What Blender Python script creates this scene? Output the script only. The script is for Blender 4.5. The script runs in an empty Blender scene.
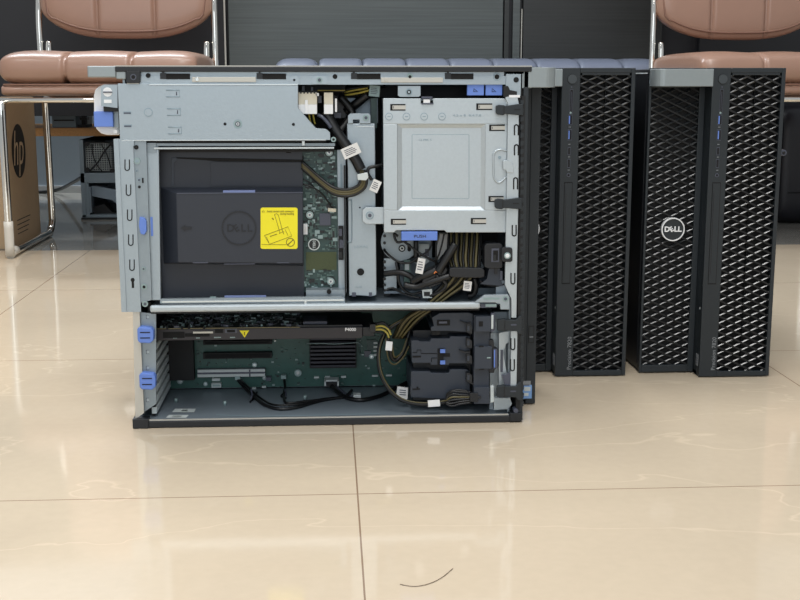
import bpy, bmesh, math, random
from mathutils import Vector, Matrix
random.seed(7)
SC = bpy.context.scene
COL = SC.collection
PI = math.pi
# ------------------------------------------------------------ camera
F = 1200.0; H = 0.4036
PITCH = math.atan(221/F); YAW = math.atan(71/(F*math.cos(PITCH)+221*math.sin(PITCH)))
FW = Vector((math.sin(YAW)*math.cos(PITCH), math.cos(YAW)*math.cos(PITCH), -math.sin(PITCH)))
RT = Vector((math.cos(YAW), -math.sin(YAW), 0)); UP = RT.cross(FW)
CP = Vector((0, 0, H))
def at(px, py, Y):
    d = FW*F + RT*(px-400) + UP*(300-py)
    return CP + d*(Y/d.y)
def fl(px, py):
    d = FW*F + RT*(px-400) + UP*(300-py)
    return CP + d*(-H/d.z)
cam = bpy.data.cameras.new('camera'); co = bpy.data.objects.new('camera', cam); COL.objects.link(co)
co.location = CP; co.rotation_euler = (PI/2-PITCH, 0, -YAW)
cam.sensor_width = 36; cam.lens = F/800*36; cam.clip_start = .05
SC.camera = co
SC.view_settings.view_transform = 'Standard'; SC.view_settings.look = 'None'
SC.view_settings.gamma = 1; SC.view_settings.use_curve_mapping = False
SC.view_settings.exposure = 0.0
# ------------------------------------------------------------ materials
def s2l(c): return tuple(((v/255)/12.92 if v/255 <= .04045 else ((v/255+.055)/1.055)**2.4) for v in c)
MATS = {}
def mat(name, rgb, rough=.5, metal=0., noise=0., nscale=60, spec=.5, coat=0., bump=0., bscale=200, emis=None):
    m = bpy.data.materials.new(name); m.use_nodes = True
    nt = m.node_tree; b = nt.nodes['Principled BSDF']
    c = s2l(rgb)+(1,)
    b.inputs['Base Color'].default_value = c
    b.inputs['Roughness'].default_value = rough; b.inputs['Metallic'].default_value = metal
    b.inputs['Specular IOR Level'].default_value = spec
    b.inputs['Coat Weight'].default_value = coat
    tc = nt.nodes.new('ShaderNodeTexCoord')
    if noise:
        n = nt.nodes.new('ShaderNodeTexNoise'); n.inputs['Scale'].default_value = nscale; n.inputs['Detail'].default_value = 4
        nt.links.new(tc.outputs['Object'], n.inputs['Vector'])
        mr = nt.nodes.new('ShaderNodeMapRange'); mr.inputs['To Min'].default_value = 1-noise; mr.inputs['To Max'].default_value = 1+noise
        nt.links.new(n.outputs['Fac'], mr.inputs['Value'])
        mx = nt.nodes.new('ShaderNodeVectorMath'); mx.operation = 'SCALE'; mx.inputs[0].default_value = c[:3]
        nt.links.new(mr.outputs['Result'], mx.inputs['Scale']); nt.links.new(mx.outputs['Vector'], b.inputs['Base Color'])
    if bump:
        n = nt.nodes.new('ShaderNodeTexNoise'); n.inputs['Scale'].default_value = bscale
        nt.links.new(tc.outputs['Object'], n.inputs['Vector'])
        bp = nt.nodes.new('ShaderNodeBump'); bp.inputs['Strength'].default_value = bump; bp.inputs['Distance'].default_value = .002
        nt.links.new(n.outputs['Fac'], bp.inputs['Height']); nt.links.new(bp.outputs['Normal'], b.inputs['Normal'])
    MATS[name] = m; return m
STEEL = mat('galvanised steel', (160,171,178), .4, .6, .05, 300, bump=.05, bscale=400)
STEELC = mat('galvanised cage steel', (182,191,196), .42, .55, .06, 350, bump=.06, bscale=400)
STEELD = mat('galvanised steel inner', (142,153,160), .45, .55, .06, 200)
PANST = mat('shaded steel', (128,140,150), .4, .4, .05, 90)  # plain steel with the shade inside the tower put into its colour
SBRT = mat('bright rolled steel', (205,210,210), .25, .6)
SBEI = mat('brushed nickel strip', (188,186,178), .4, .4)
SILV = mat('silver anodised handle', (146,154,156), .42, .5, .04, 200)
BLACK = mat('black plastic', (18,21,26), .42, 0, .1, 200)
BEZ = mat('charcoal bezel plastic', (29,36,41), .5, 0, .06, 150)
MESHM = mat('charcoal mesh plastic', (34,38,42), .28, 0, 0, 10, 1.)
LETT = mat('grey lettering', (132,136,140), .5)
MESHD = mat('shaded mesh plastic', (13,15,18), .6)  # darker copy of the mesh plastic, paints shade on the down-right bars
DARK = mat('deep black', (10,11,14), .6)
HOLE = mat('opening black', (5,5,7), .8)
SHRD = mat('dark grey duct plastic', (41,46,56), .5, 0, .05, 120)
FANP = mat('slate fan plastic', (48,55,66), .5, 0, .05, 120)
BLUE = mat('blue touch point', (98,130,206), .45)
WHITE = mat('white plastic', (228,230,232), .4)
LBL = mat('white paper label', (216,216,214), .6)
INK = mat('print ink', (45,45,50), .6)
INKF = mat('faint stamped mark', (140,158,168), .5, .4)
IVORY = mat('ivory connector', (214,208,190), .45)
YEL = mat('yellow label', (236,224,30), .5)
YINK = mat('label ink', (120,105,30), .6)
PCB = mat('green board', (38,82,75), .4, 0, .3, 70)
PCBR = mat('riser board', (46,72,70), .4, 0, .3, 160)
CHIP = mat('chip grey', (72,76,90), .35)
COMPL = mat('component light', (140,160,160), .4, .3)
COMPD = mat('component dark', (20,24,26), .4)
COMPG = mat('component grey green', (84,108,104), .5)
GOLDH = mat('hatched gold green', (66,76,46), .5, 0, .3, 900)
WIREY = mat('yellow wire', (178,164,72), .4)
WIREO = mat('olive gold wire', (82,75,44), .45)
WIREK = mat('black wire', (9,10,12), .42)
ORNG = mat('orange wire', (224,130,70), .4)
SLOTL = mat('pale slot', (196,204,204), .4)
SINK = mat('black anodised heatsink', (26,28,40), .35, .4)
CHROME = mat('chrome', (225,222,215), .08, 1.)
LEATH = mat('brown leather', (150,117,100), .36, 0, .05, 25, .6, .15, .12, 500)
LEATB = mat('brown leather piping', (128,95,80), .4)
BLEA = mat('grey blue leather', (106,114,132), .45, 0, .05, 30)
CARD = mat('brown cardboard', (168,143,112), .8, 0, .06, 60)
CARDI = mat('carton black print', (28,26,24), .7)
CHIPB = mat('chipboard edge', (180,130,78), .7, 0, .35, 180)
PCASE = mat('grey painted case', (125,138,146), .5, .2, .05, 60)
BLUEG = mat('grey blue duct edge', (112,126,170), .45)
CLABEL = mat('blue sticker', (120,160,212), .4)
BLKB = mat('black soft leather', (22,22,30), .45, 0, .1, 30)
RUB = mat('clear rubber sleeve', (205,200,190), .35)
# ------------------------------------------------------------ mesh builder
N = 1.375                      # near side of the open tower
class MB:
    def __init__(s, Y0=N): s.v=[]; s.f=[]; s.m=[]; s.sm=[]; s.mats=[]; s.Y0=Y0
    def mi(s, m):
        if m not in s.mats: s.mats.append(m)
        return s.mats.index(m)
    def add(s, vs, fs, m, smooth=False):
        o=len(s.v); s.v += [Vector(v) for v in vs]; i=s.mi(m)
        for f in fs: s.f.append([o+k for k in f]); s.m.append(i); s.sm.append(smooth)
    def box3(s, x0,x1,y0,y1,z0,z1, m):
        if x0>x1:x0,x1=x1,x0
        if z0>z1:z0,z1=z1,z0
        vs=[(x0,y0,z0),(x1,y0,z0),(x1,y1,z0),(x0,y1,z0),(x0,y0,z1),(x1,y0,z1),(x1,y1,z1),(x0,y1,z1)]
        s.add(vs,[(0,3,2,1),(4,5,6,7),(0,1,5,4),(1,2,6,5),(2,3,7,6),(3,0,4,7)],m)
    def b(s, px0,py0,px1,py1,d0,d1,m):
        Y=s.Y0+d0/1000; a=at(px0,py0,Y); c=at(px1,py1,Y); e=at(px0,py1,Y); g=at(px1,py0,Y)
        s.box3((a.x+e.x)/2,(c.x+g.x)/2,Y,s.Y0+d1/1000,(c.z+e.z)/2,(a.z+g.z)/2,m)
    def poly(s, pts, d0,d1,m):
        Y=s.Y0+d0/1000; Y1=s.Y0+d1/1000
        P=[at(x,y,Y) for x,y in pts]; n=len(P)
        ar=sum(P[i].x*P[(i+1)%n].z-P[(i+1)%n].x*P[i].z for i in range(n))
        if ar<0: P.reverse()
        vs=[tuple(p) for p in P]+[(p.x,Y1,p.z) for p in P]
        fs=[tuple(range(n)), tuple(range(2*n-1,n-1,-1))]+[(i+n,(i+1)%n+n,(i+1)%n,i) for i in range(n)]
        s.add(vs,fs,m)
    def disc(s, px,py,r,d0,d1,m,n=20,rin=0):
        Y=s.Y0+d0/1000; c=at(px,py,Y); R=r/F*(c-CP).dot(FW)
        s.cylY(c.x,c.z,R,Y,s.Y0+d1/1000,m,n,rin/r*R if rin else 0)
    def cylY(s,x,z,R,y0,y1,m,n=20,Ri=0):
        c=[(math.cos(2*PI*k/n),math.sin(2*PI*k/n)) for k in range(n)]
        if not Ri:
            vs=[(x+a*R,y0,z+b*R) for a,b in c]+[(x+a*R,y1,z+b*R) for a,b in c]
            s.add(vs,[tuple(range(n)),tuple(range(2*n-1,n-1,-1))]+[(i+n,(i+1)%n+n,(i+1)%n,i) for i in range(n)],m)
        else:
            vs=[]
            for yy,rr in ((y0,R),(y0,Ri),(y1,Ri),(y1,R)): vs+=[(x+a*rr,yy,z+b*rr) for a,b in c]
            fs=[]
            for q in range(4):
                for i in range(n):
                    a0=q*n+i;a1=q*n+(i+1)%n;b0=((q+1)%4)*n+i;b1=((q+1)%4)*n+(i+1)%n
                    fs.append((a1,a0,b0,b1))
            s.add(vs,fs,m)
    def tube(s, pts, r, m, n=8, sub=6, closed=False, rz=None):
        P=[Vector(p) for p in pts]
        if len(P)>2 and sub>1:
            Q=[];L=len(P)
            rng=range(L if closed else L-1)
            for i in rng:
                p1=P[i];p2=P[(i+1)%L]
                p0=P[i-1] if (i>0 or closed) else p1*2-p2
                p3=P[(i+2)%L] if (i+2<L or closed) else p2*2-p1
                for k in range(sub):
                    t=k/sub
                    Q.append(.5*((2*p1)+(p2-p0)*t+(2*p0-5*p1+4*p2-p3)*t*t+(3*p1-p0-3*p2+p3)*t**3))
            if not closed: Q.append(P[-1])
            P=Q
        L=len(P); vs=[]; nrm=None
        for i,p in enumerate(P):
            if closed: t=(P[(i+1)%L]-P[i-1])
            else: t=(P[min(i+1,L-1)]-P[max(i-1,0)])
            t.normalize()
            if nrm is None:
                nrm=t.cross(Vector((0,0,1)))
                if nrm.length<.05: nrm=t.cross(Vector((0,1,0)))
            nrm=(nrm-t*nrm.dot(t)).normalized(); bn=t.cross(nrm)
            for k in range(n):
                a=2*PI*k/n; vs.append(p+nrm*math.cos(a)*r+bn*math.sin(a)*(rz or r))
        fs=[]
        for i in range(L if closed else L-1):
            for k in range(n):
                a=i*n+k;b=i*n+(k+1)%n;j=(i+1)%L
                fs.append((a,b,j*n+(k+1)%n,j*n+k))
        s.add(vs,fs,m,True)
        if not closed:
            s.f.append([len(s.v)-len(vs)+k for k in range(n)][::-1]); s.m.append(s.mi(m)); s.sm.append(False)
            s.f.append([len(s.v)-n+k for k in range(n)]); s.m.append(s.mi(m)); s.sm.append(False)
    def pt(s, pts, rpx, m, **k):     # tube through (px,py,depth mm)
        P=[at(x,y,s.Y0+d/1000) for x,y,d in pts]
        s.tube(P, rpx/F*1.42*(s.Y0/N), m, **k)
    def text(s, txt, size, M, m, ext=.0002, sx=1.0, bold=0.):
        cu=bpy.data.curves.new('t','FONT'); cu.body=txt; cu.size=size; cu.extrude=ext; cu.align_x='CENTER'; cu.align_y='CENTER'; cu.offset=bold; cu.resolution_u=3
        o=bpy.data.objects.new('t',cu); COL.objects.link(o)
        bpy.context.view_layer.update()
        me=bpy.data.meshes.new_from_object(o.evaluated_get(bpy.context.evaluated_depsgraph_get()))
        MM = M @ Matrix.Diagonal((sx,1,1,1))
        s.add([MM@v.co for v in me.vertices],[tuple(p.vertices) for p in me.polygons],m)
        bpy.data.objects.remove(o); bpy.data.curves.remove(cu); bpy.data.meshes.remove(me)
    def ptext(s, txt, px,py,d,hpx,m,rot=0,sx=1.,bold=0.):   # faces the -Y side
        p=at(px,py,s.Y0+d/1000); sz=hpx/F*(p-CP).dot(FW)
        s.text(txt, sz, Matrix.Translation(p)@Matrix.Rotation(PI/2,4,'X')@Matrix.Rotation(rot,4,'Z'), m, sx=sx, bold=bold)
    def build(s, name, parent=None, off=None, bev=0, xf=None, label=None, kind=None):
        me=bpy.data.meshes.new(name)
        off = off if off is not None else (Vector((0,0,0)))
        vs=[(xf@v if xf else v)-off for v in s.v]
        me.from_pydata([tuple(v) for v in vs],[],s.f)
        for m in s.mats: me.materials.append(m)
        me.polygons.foreach_set('material_index', s.m); me.polygons.foreach_set('use_smooth', s.sm)
        me.update()
        o=bpy.data.objects.new(name,me); COL.objects.link(o)
        if parent: o.parent=parent
        if bev:
            b=o.modifiers.new('bevel','BEVEL'); b.width=bev; b.segments=2; b.limit_method='ANGLE'; b.angle_limit=.6
        if label: o['label']=label
        if kind: o['kind']=kind
        return o
def thing(name, label, cat, loc=(0,0,0), rz=0, group=None):
    o=bpy.data.objects.new(name,None); COL.objects.link(o); o.location=loc; o.rotation_euler=(0,0,rz); o.empty_display_size=.05
    o['label']=label; o['category']=cat
    if group: o['group']=group
    return o
def tag(o,label,cat,group=None):
    o['label']=label; o['category']=cat
    if group: o['group']=group
    return o
def struct(o): o['kind']='structure'; return o
def copy_tree(o, parent=None):
    c=o.copy(); COL.objects.link(c); c.parent=parent
    for ch in list(o.children): copy_tree(ch, c)
    return c
# ------------------------------------------------------------ floor, walls
X0T=fl(353,427).x; Y0T=fl(355,494).y
def floor_mat(name, rgb, rough, vein=True, tile=.6, x0=X0T, y0=Y0T):
    m=bpy.data.materials.new(name); m.use_nodes=True; nt=m.node_tree; b=nt.nodes['Principled BSDF']
    nn=nt.nodes.new; L=nt.links.new
    tc=nn('ShaderNodeTexCoord'); sp=nn('ShaderNodeSeparateXYZ'); L(tc.outputs['Object'],sp.inputs[0])
    def math_(op,a,bb=None,cc=None):
        q=nn('ShaderNodeMath'); q.operation=op
        for i,v in enumerate((a,bb,cc)):
            if v is None: continue
            if isinstance(v,(int,float)): q.inputs[i].default_value=v
            else: L(v,q.inputs[i])
        return q.outputs[0]
    def line(out,o0):
        t=math_('DIVIDE',math_('SUBTRACT',out,o0),tile); fr=math_('FRACT',math_('ADD',t,100.5)); return math_('MULTIPLY',math_('ABSOLUTE',math_('SUBTRACT',fr,.5)),tile)
    d=math_('MINIMUM',line(sp.outputs[0],x0),line(sp.outputs[1],y0))
    g=math_('LESS_THAN',d,.0008)
    n1=nn('ShaderNodeTexNoise'); n1.inputs['Scale'].default_value=2.2; n1.inputs['Detail'].default_value=8; n1.inputs['Distortion'].default_value=1.2; L(tc.outputs['Object'],n1.inputs['Vector'])
    n2=nn('ShaderNodeTexNoise'); n2.inputs['Scale'].default_value=90; n2.inputs['Detail'].default_value=5; L(tc.outputs['Object'],n2.inputs['Vector'])
    n3=nn('ShaderNodeTexNoise'); n3.inputs['Scale'].default_value=1.7; n3.inputs['Detail'].default_value=5; n3.inputs['Distortion'].default_value=.4
    mp=nn('ShaderNodeMapping'); mp.inputs['Location'].default_value=(5.3,2.2,0); mp.inputs['Rotation'].default_value=(0,0,.6); mp.inputs['Scale'].default_value=(1,2.2,1)
    L(tc.outputs['Object'],mp.inputs[0]); L(mp.outputs[0],n3.inputs['Vector'])
    ve=math_('SUBTRACT',1,math_('MINIMUM',1,math_('DIVIDE',math_('ABSOLUTE',math_('SUBTRACT',n3.outputs['Fac'],.5)),.0045)))
    br=math_('ADD',math_('ADD',.955,math_('MULTIPLY',math_('SUBTRACT',n1.outputs['Fac'],.5),.3)),math_('MULTIPLY',n2.outputs['Fac'],.09))
    br=math_('ADD',br,math_('MULTIPLY',ve,.13 if vein else 0))
    sc=nn('ShaderNodeVectorMath'); sc.operation='SCALE'; sc.inputs[0].default_value=s2l(rgb); L(br,sc.inputs['Scale'])
    mx=nn('ShaderNodeMix'); mx.data_type='RGBA'; L(g,mx.inputs['Factor']); L(sc.outputs[0],mx.inputs['A']); mx.inputs['B'].default_value=s2l((140,118,98))+(1,)
    L(mx.outputs['Result'],b.inputs['Base Color'])
    b.inputs['Roughness'].default_value=rough; b.inputs['Specular IOR Level'].default_value=.5
    n4=nn('ShaderNodeTexNoise'); n4.inputs['Scale'].default_value=7; L(tc.outputs['Object'],n4.inputs['Vector'])
    bp=nn('ShaderNodeBump'); bp.inputs['Strength'].default_value=.06; bp.inputs['Distance'].default_value=.004; L(n4.outputs['Fac'],bp.inputs['Height']); L(bp.outputs['Normal'],b.inputs['Normal'])
    return m
FLM=floor_mat('polished beige tile',(199,184,162),.07)
FLG=floor_mat('polished grey tile',(168,166,158),.07,False,10,.7,8.1)
STRM=floor_mat('grey granite strip',(134,132,126),.06,False,10,.7,8.1)
def slab(name,x0,x1,y0,y1,z0,z1,m,bev=0):
    q=MB(); q.box3(x0,x1,y0,y1,z0,z1,m); return q.build(name,bev=bev)
struct(slab('floor',-2.6,3.0,-1.6,2.89,-.02,0,FLM))
struct(slab('trim_1',-2.6,3.0,2.89,3.47,-.02,0,STRM))
struct(slab('floor',-2.6,3.0,3.47,4.5,-.02,0,FLG))
WALLM=mat('grey blue wall paint',(150,162,172),.7,0,.04,5)
struct(slab('wall_back',-2.6,3.0,4.4,4.5,0,2.7,WALLM))
struct(slab('baseboard_back',-2.6,3.0,4.385,4.4,0,.025,mat('white skirting',(196,198,198),.4)))
def wood_dark(name,rgb):
    m=mat(name,rgb,.38,0); nt=m.node_tree; b=nt.nodes['Principled BSDF']
    tc=nt.nodes.new('ShaderNodeTexCoord'); mp=nt.nodes.new('ShaderNodeMapping'); mp.inputs['Scale'].default_value=(1.5,1,90)
    n=nt.nodes.new('ShaderNodeTexNoise'); n.inputs['Scale'].default_value=2; n.inputs['Detail'].default_value=6
    nt.links.new(tc.outputs['Object'],mp.inputs[0]); nt.links.new(mp.outputs[0],n.inputs['Vector'])
    mr=nt.nodes.new('ShaderNodeMapRange'); mr.inputs['To Min'].default_value=.55; mr.inputs['To Max'].default_value=1.5
    nt.links.new(n.outputs['Fac'],mr.inputs['Value'])
    mx=nt.nodes.new('ShaderNodeVectorMath'); mx.operation='SCALE'; mx.inputs[0].default_value=s2l(rgb)
    nt.links.new(mr.outputs['Result'],mx.inputs['Scale']); nt.links.new(mx.outputs['Vector'],b.inputs['Base Color'])
    return m
WOODA=wood_dark('dark grey wood',(76,82,82)); WOODB=wood_dark('black wood',(42,44,44)); WOODC=mat('black laminate',(24,25,30),.5,0,.1,20)
# ------------------------------------------------------------ background counter
CY=3.62
def cx(px): return at(px,30,CY).x
ctr=thing('reception_counter','long black wooden counter with large dark panels behind the chairs and bench','counter',(0,CY,0))
OC=Vector((0,CY,0))
zlow=at(60,116,CY).z
q=MB(); q.box3(cx(-260),cx(226),CY,CY+.05,zlow,1.05,WOODC); q.box3(cx(700),cx(1150),CY,CY+.45,.10,1.05,WOODC); q.box3(cx(226),cx(700),CY+.03,CY+.45,.10,1.05,WOODC)
q.box3(cx(-260),cx(-230),CY+.01,CY+.44,0,1.05,WOODC); q.box3(cx(226),cx(1150),CY+.05,CY+.40,0,.10,WOODC)
q.build('body',ctr,OC)
q=MB(); q.box3(cx(228.5),cx(503),CY,CY+.03,.12,1.04,WOODA); q.build('front_panel',ctr,OC,.002)
q=MB(); q.box3(cx(523),cx(662),CY,CY+.03,.12,1.04,WOODB); q.build('front_panel',ctr,OC,.002)
q=MB(); q.box3(cx(504.5),cx(509),CY+.005,CY+.03,.12,1.04,WOODB); q.box3(cx(513),cx(520),CY+.005,CY+.03,.12,1.04,WOODA); q.build('stile',ctr,OC)
q=MB(); q.box3(cx(521.2),cx(522.0),CY-.001,CY+.03,.12,cx(0)*0+at(521,9,CY).z,SBEI); q.box3(cx(224.2),cx(225.8),CY-.004,CY+.03,.12,1.04,SBEI); q.build('edge_strip',ctr,OC)
q=MB(); q.box3(cx(-270),cx(1160),CY-.03,CY+.48,1.05,1.09,WOODB); q.build('countertop',ctr,OC,.003)
# low chipboard shelf with the old case below
SY=3.68
t=thing('low_shelf','low chipboard shelf with raw edge under the black counter, left of the open tower','shelf',(at(80,130,SY).x,SY,0))
o=t.location.copy()
a=at(80,128,SY);b_=at(80,136.2,SY)
q=MB(); q.box3(at(-60,130,SY).x,at(215,130,SY).x,SY,SY+.36,b_.z,a.z,CHIPB); q.build('board',t,o,.001)
for xx in (-58,190):
    q=MB(); q.box3(at(xx,130,SY).x,at(xx,130,SY).x+.03,SY+.01,SY+.35,0,b_.z,WOODC); q.build('leg',t,o)
# device on shelf
SY2=SY+.03; zb=a.z
t=thing('desktop_box','grey flat computer box standing on the low chipboard shelf','computer',(at(66,120,SY2).x,SY2,zb)); o=t.location.copy()
q=MB(); q.box3(at(52,120,SY2).x,at(76,120,SY2).x,SY2,SY2+.25,zb,zb+.040,PCASE); q.build('case',t,o,.001)
q=MB(); q.box3(at(54,120,SY2).x,at(74,120,SY2).x,SY2-.002,SY2,zb+.02,zb+.024,DARK); q.build('vent_slot',t,o)
t=thing('monitor_stand','small black stand on the chipboard shelf beside the grey box','stand',(at(81,120,SY2).x,SY2,zb)); o=t.location.copy()
q=MB(); q.box3(at(77.5,120,SY2).x,at(87,120,SY2).x,SY2,SY2+.08,zb,zb+.008,DARK); q.build('base',t,o,.001)
q=MB(); q.box3(at(80,120,SY2).x,at(84,120,SY2).x,SY2+.02,SY2+.05,zb+.008,zb+.045,DARK); q.box3(at(78.5,120,SY2).x,at(86,120,SY2).x,SY2+.015,SY2+.05,zb+.022,zb+.03,BLACK); q.build('post',t,o)
# old case
PY=fl(98,219.5).y
t=thing('old_computer_case','stripped grey computer case standing on the floor under the chipboard shelf','computer',(at(98,219,PY).x,PY,0)); o=t.location.copy()
X=lambda px,py=180: at(px,py,PY).x
Z=lambda py: at(95,py,PY).z
q=MB(PY)
x0=X(80.5); x1=X(128); Z0_=Z; Z=lambda py: min(Z0_(py), b_.z-.004); q.box3(x0,x0+.012,PY,PY+.36,.006,Z(138),PCASE); q.box3(x1-.012,x1,PY,PY+.36,.006,Z(138),PCASE)
q.box3(x0,x1,PY,PY+.36,Z(139.5),Z(136.8),PCASE); q.box3(x0,x1,PY,PY+.36,.004,.014,PCASE)
q.box3(x0,x1,PY,PY+.01,Z(183),Z(173),PCASE); q.box3(x0,x1,PY+.35,PY+.36,.01,Z(138),PCASE)
q.box3(x0+.01,x0+.022,PY+.002,PY+.01,.01,Z(183),PCASE)
q.build('frame',t,o,.001)
q=MB(PY)
for i in range(12):
    xx=X(86)+i*.0064; q.box3(xx,xx+.0012,PY+.012,PY+.014,Z(171),Z(143),SLOTL)
for i in range(13):
    zz=Z(171)+i*.0064; q.box3(X(86),X(114),PY+.012,PY+.014,zz,zz+.0012,SLOTL)
q.build('fan_grille',t,o)
q=MB(PY); q.tube([at(85,142,PY+.006),at(113,143,PY+.006),at(113,172,PY+.006),at(85,171,PY+.006)],.002,DARK,closed=True,sub=1)
for c in ((87,144),(112,144),(87,170),(112,171)): q.disc(c[0],c[1],2.3,4,12,DARK)
q.build('fan_bracket',t,o)
q=MB(PY); q.pt([(90,171,3),(98,162,2),(104,152,2),(110,145,3)],.8,DARK); q.pt([(92,144,8),(93,155,8),(97,165,8),(102,171,8)],.5,DARK); q.pt([(101,144,8),(107,155,8),(111,168,8)],.5,DARK)
q.build('cable',t,o)
q=MB(PY); q.poly([(90,186),(96,186),(118,190),(120,206),(112,200),(92,196)],20,60,PANST); q.poly([(93,207),(104,204),(112,212),(118,214),(118,217),(92,216)],25,70,DARK); q.box3(X(84),X(90),PY+.004,PY+.05,.02,Z(187),PANST)
q.build('drive_bracket',t,o)
q=MB(PY); q.box3(x0-.003,x1+.002,PY-.004,PY+.02,0,.006,DARK); q.build('foot',t,o)
q=MB(PY); q.box3(x0,x1,PY+.32,PY+.35,0,.006,DARK); q.build('foot',t,o)
# wall cable
q=MB(4.37); q.tube([at(20,194,4.37),at(45,192,4.36),at(60,189,4.3),at(72,183,4.1),at(84,176,3.9),at(92,172,3.86)],.006,WIREK)
tag(q.build('wall_cable'),'black cable drooping along the grey wall below the chipboard shelf','cable')
# ------------------------------------------------------------ carton
bx1=fl(45,234).x-.010; bx0=bx1-.36; byn=fl(12,247).y; byf=fl(45,234).y; byn=byf-.29
CA=thing('cardboard_box','brown cardboard carton with round printed emblem standing beside the chrome chair leg','box',((bx0+bx1)/2,(byn+byf)/2,0)); o=CA.location.copy()
q=MB(); q.box3(bx0,bx1,byn,byf,0,.358,CARD); q.build('carton',CA,o,.002)
q=MB(); q.box3(bx0,bx1,byn+.12,byn+.15,.358,.3585,mat('packing tape',(190,165,130),.3)); q.build('tape',CA,o)
def onx(M0): return Matrix.Translation(M0)@Matrix.Rotation(PI/2,4,'Z')@Matrix.Rotation(PI/2,4,'X')
yl=bx1/ (at(18.5,151,3).x/3); lc=Vector((bx1+.0006,yl,at(18.5,151,yl).z))
q=MB()
n=32; R=.066
c=[(math.cos(2*PI*k/n)*R,math.sin(2*PI*k/n)*R) for k in range(n)]
q.add([(lc.x,lc.y+a,lc.z+b) for a,b in c],[tuple(range(n))],CARDI)
CARDL=mat('unprinted emblem card',(182,158,126),.8)
sh=Matrix(((1,.22,0,0),(0,1,0,0),(0,0,1,0),(0,0,0,1)))
q.text('hp',.125,onx(lc+Vector((.0006,0,.004)))@sh,CARDL,ext=.0002,sx=.8,bold=-.001)
q.build('emblem',CA,o)
q=MB()
for i in range(4): q.box3(bx1,bx1+.0005,yl-.05,yl+.08-.01*i,.062-.011*i,.064-.011*i,CARDI)
q.build('printed_lines',CA,o)
# ------------------------------------------------------------ chairs
def loopsec(cx_,cz,ry,rz,e,n=36):
    out=[]
    for k in range(n):
        a=2*PI*k/n; ca=math.cos(a);sa=math.sin(a)
        out.append((cx_+ry*math.copysign(abs(ca)**(2/e),ca), cz+rz*math.copysign(abs(sa)**(2/e),sa)))
    return out
def pillow(q, W, secf, m, seams=(), n=36, st=150, endp=.04, sd=.011):
    rings=[]
    for i in range(st+1):
        u=-1+2*i/st
        # denser near the ends
        u=math.sin(u*PI/2)*.5+u*.5
        x=u*W/2
        edge=max(0.0,min(1,(W/2-abs(x))/endp)); k=(1-(1-edge)**2.6)**(1/2.6) if edge<1 else 1
        g=sum(math.exp(-((x-s_)/.0045)**2) for s_ in seams)*sd
        rings.append((x,secf(x,k,g)))
    vs=[];fs=[]
    for x,sec in rings: vs+=[(x,y,z) for y,z in sec]
    for i in range(st):
        for k in range(n): fs.append((i*n+k,i*n+(k+1)%n,(i+1)*n+(k+1)%n,(i+1)*n+k))
    fs.append(tuple(range(n))[::-1]); fs.append(tuple(st*n+k for k in range(n)))
    q.add(vs,fs,m,True)
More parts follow.
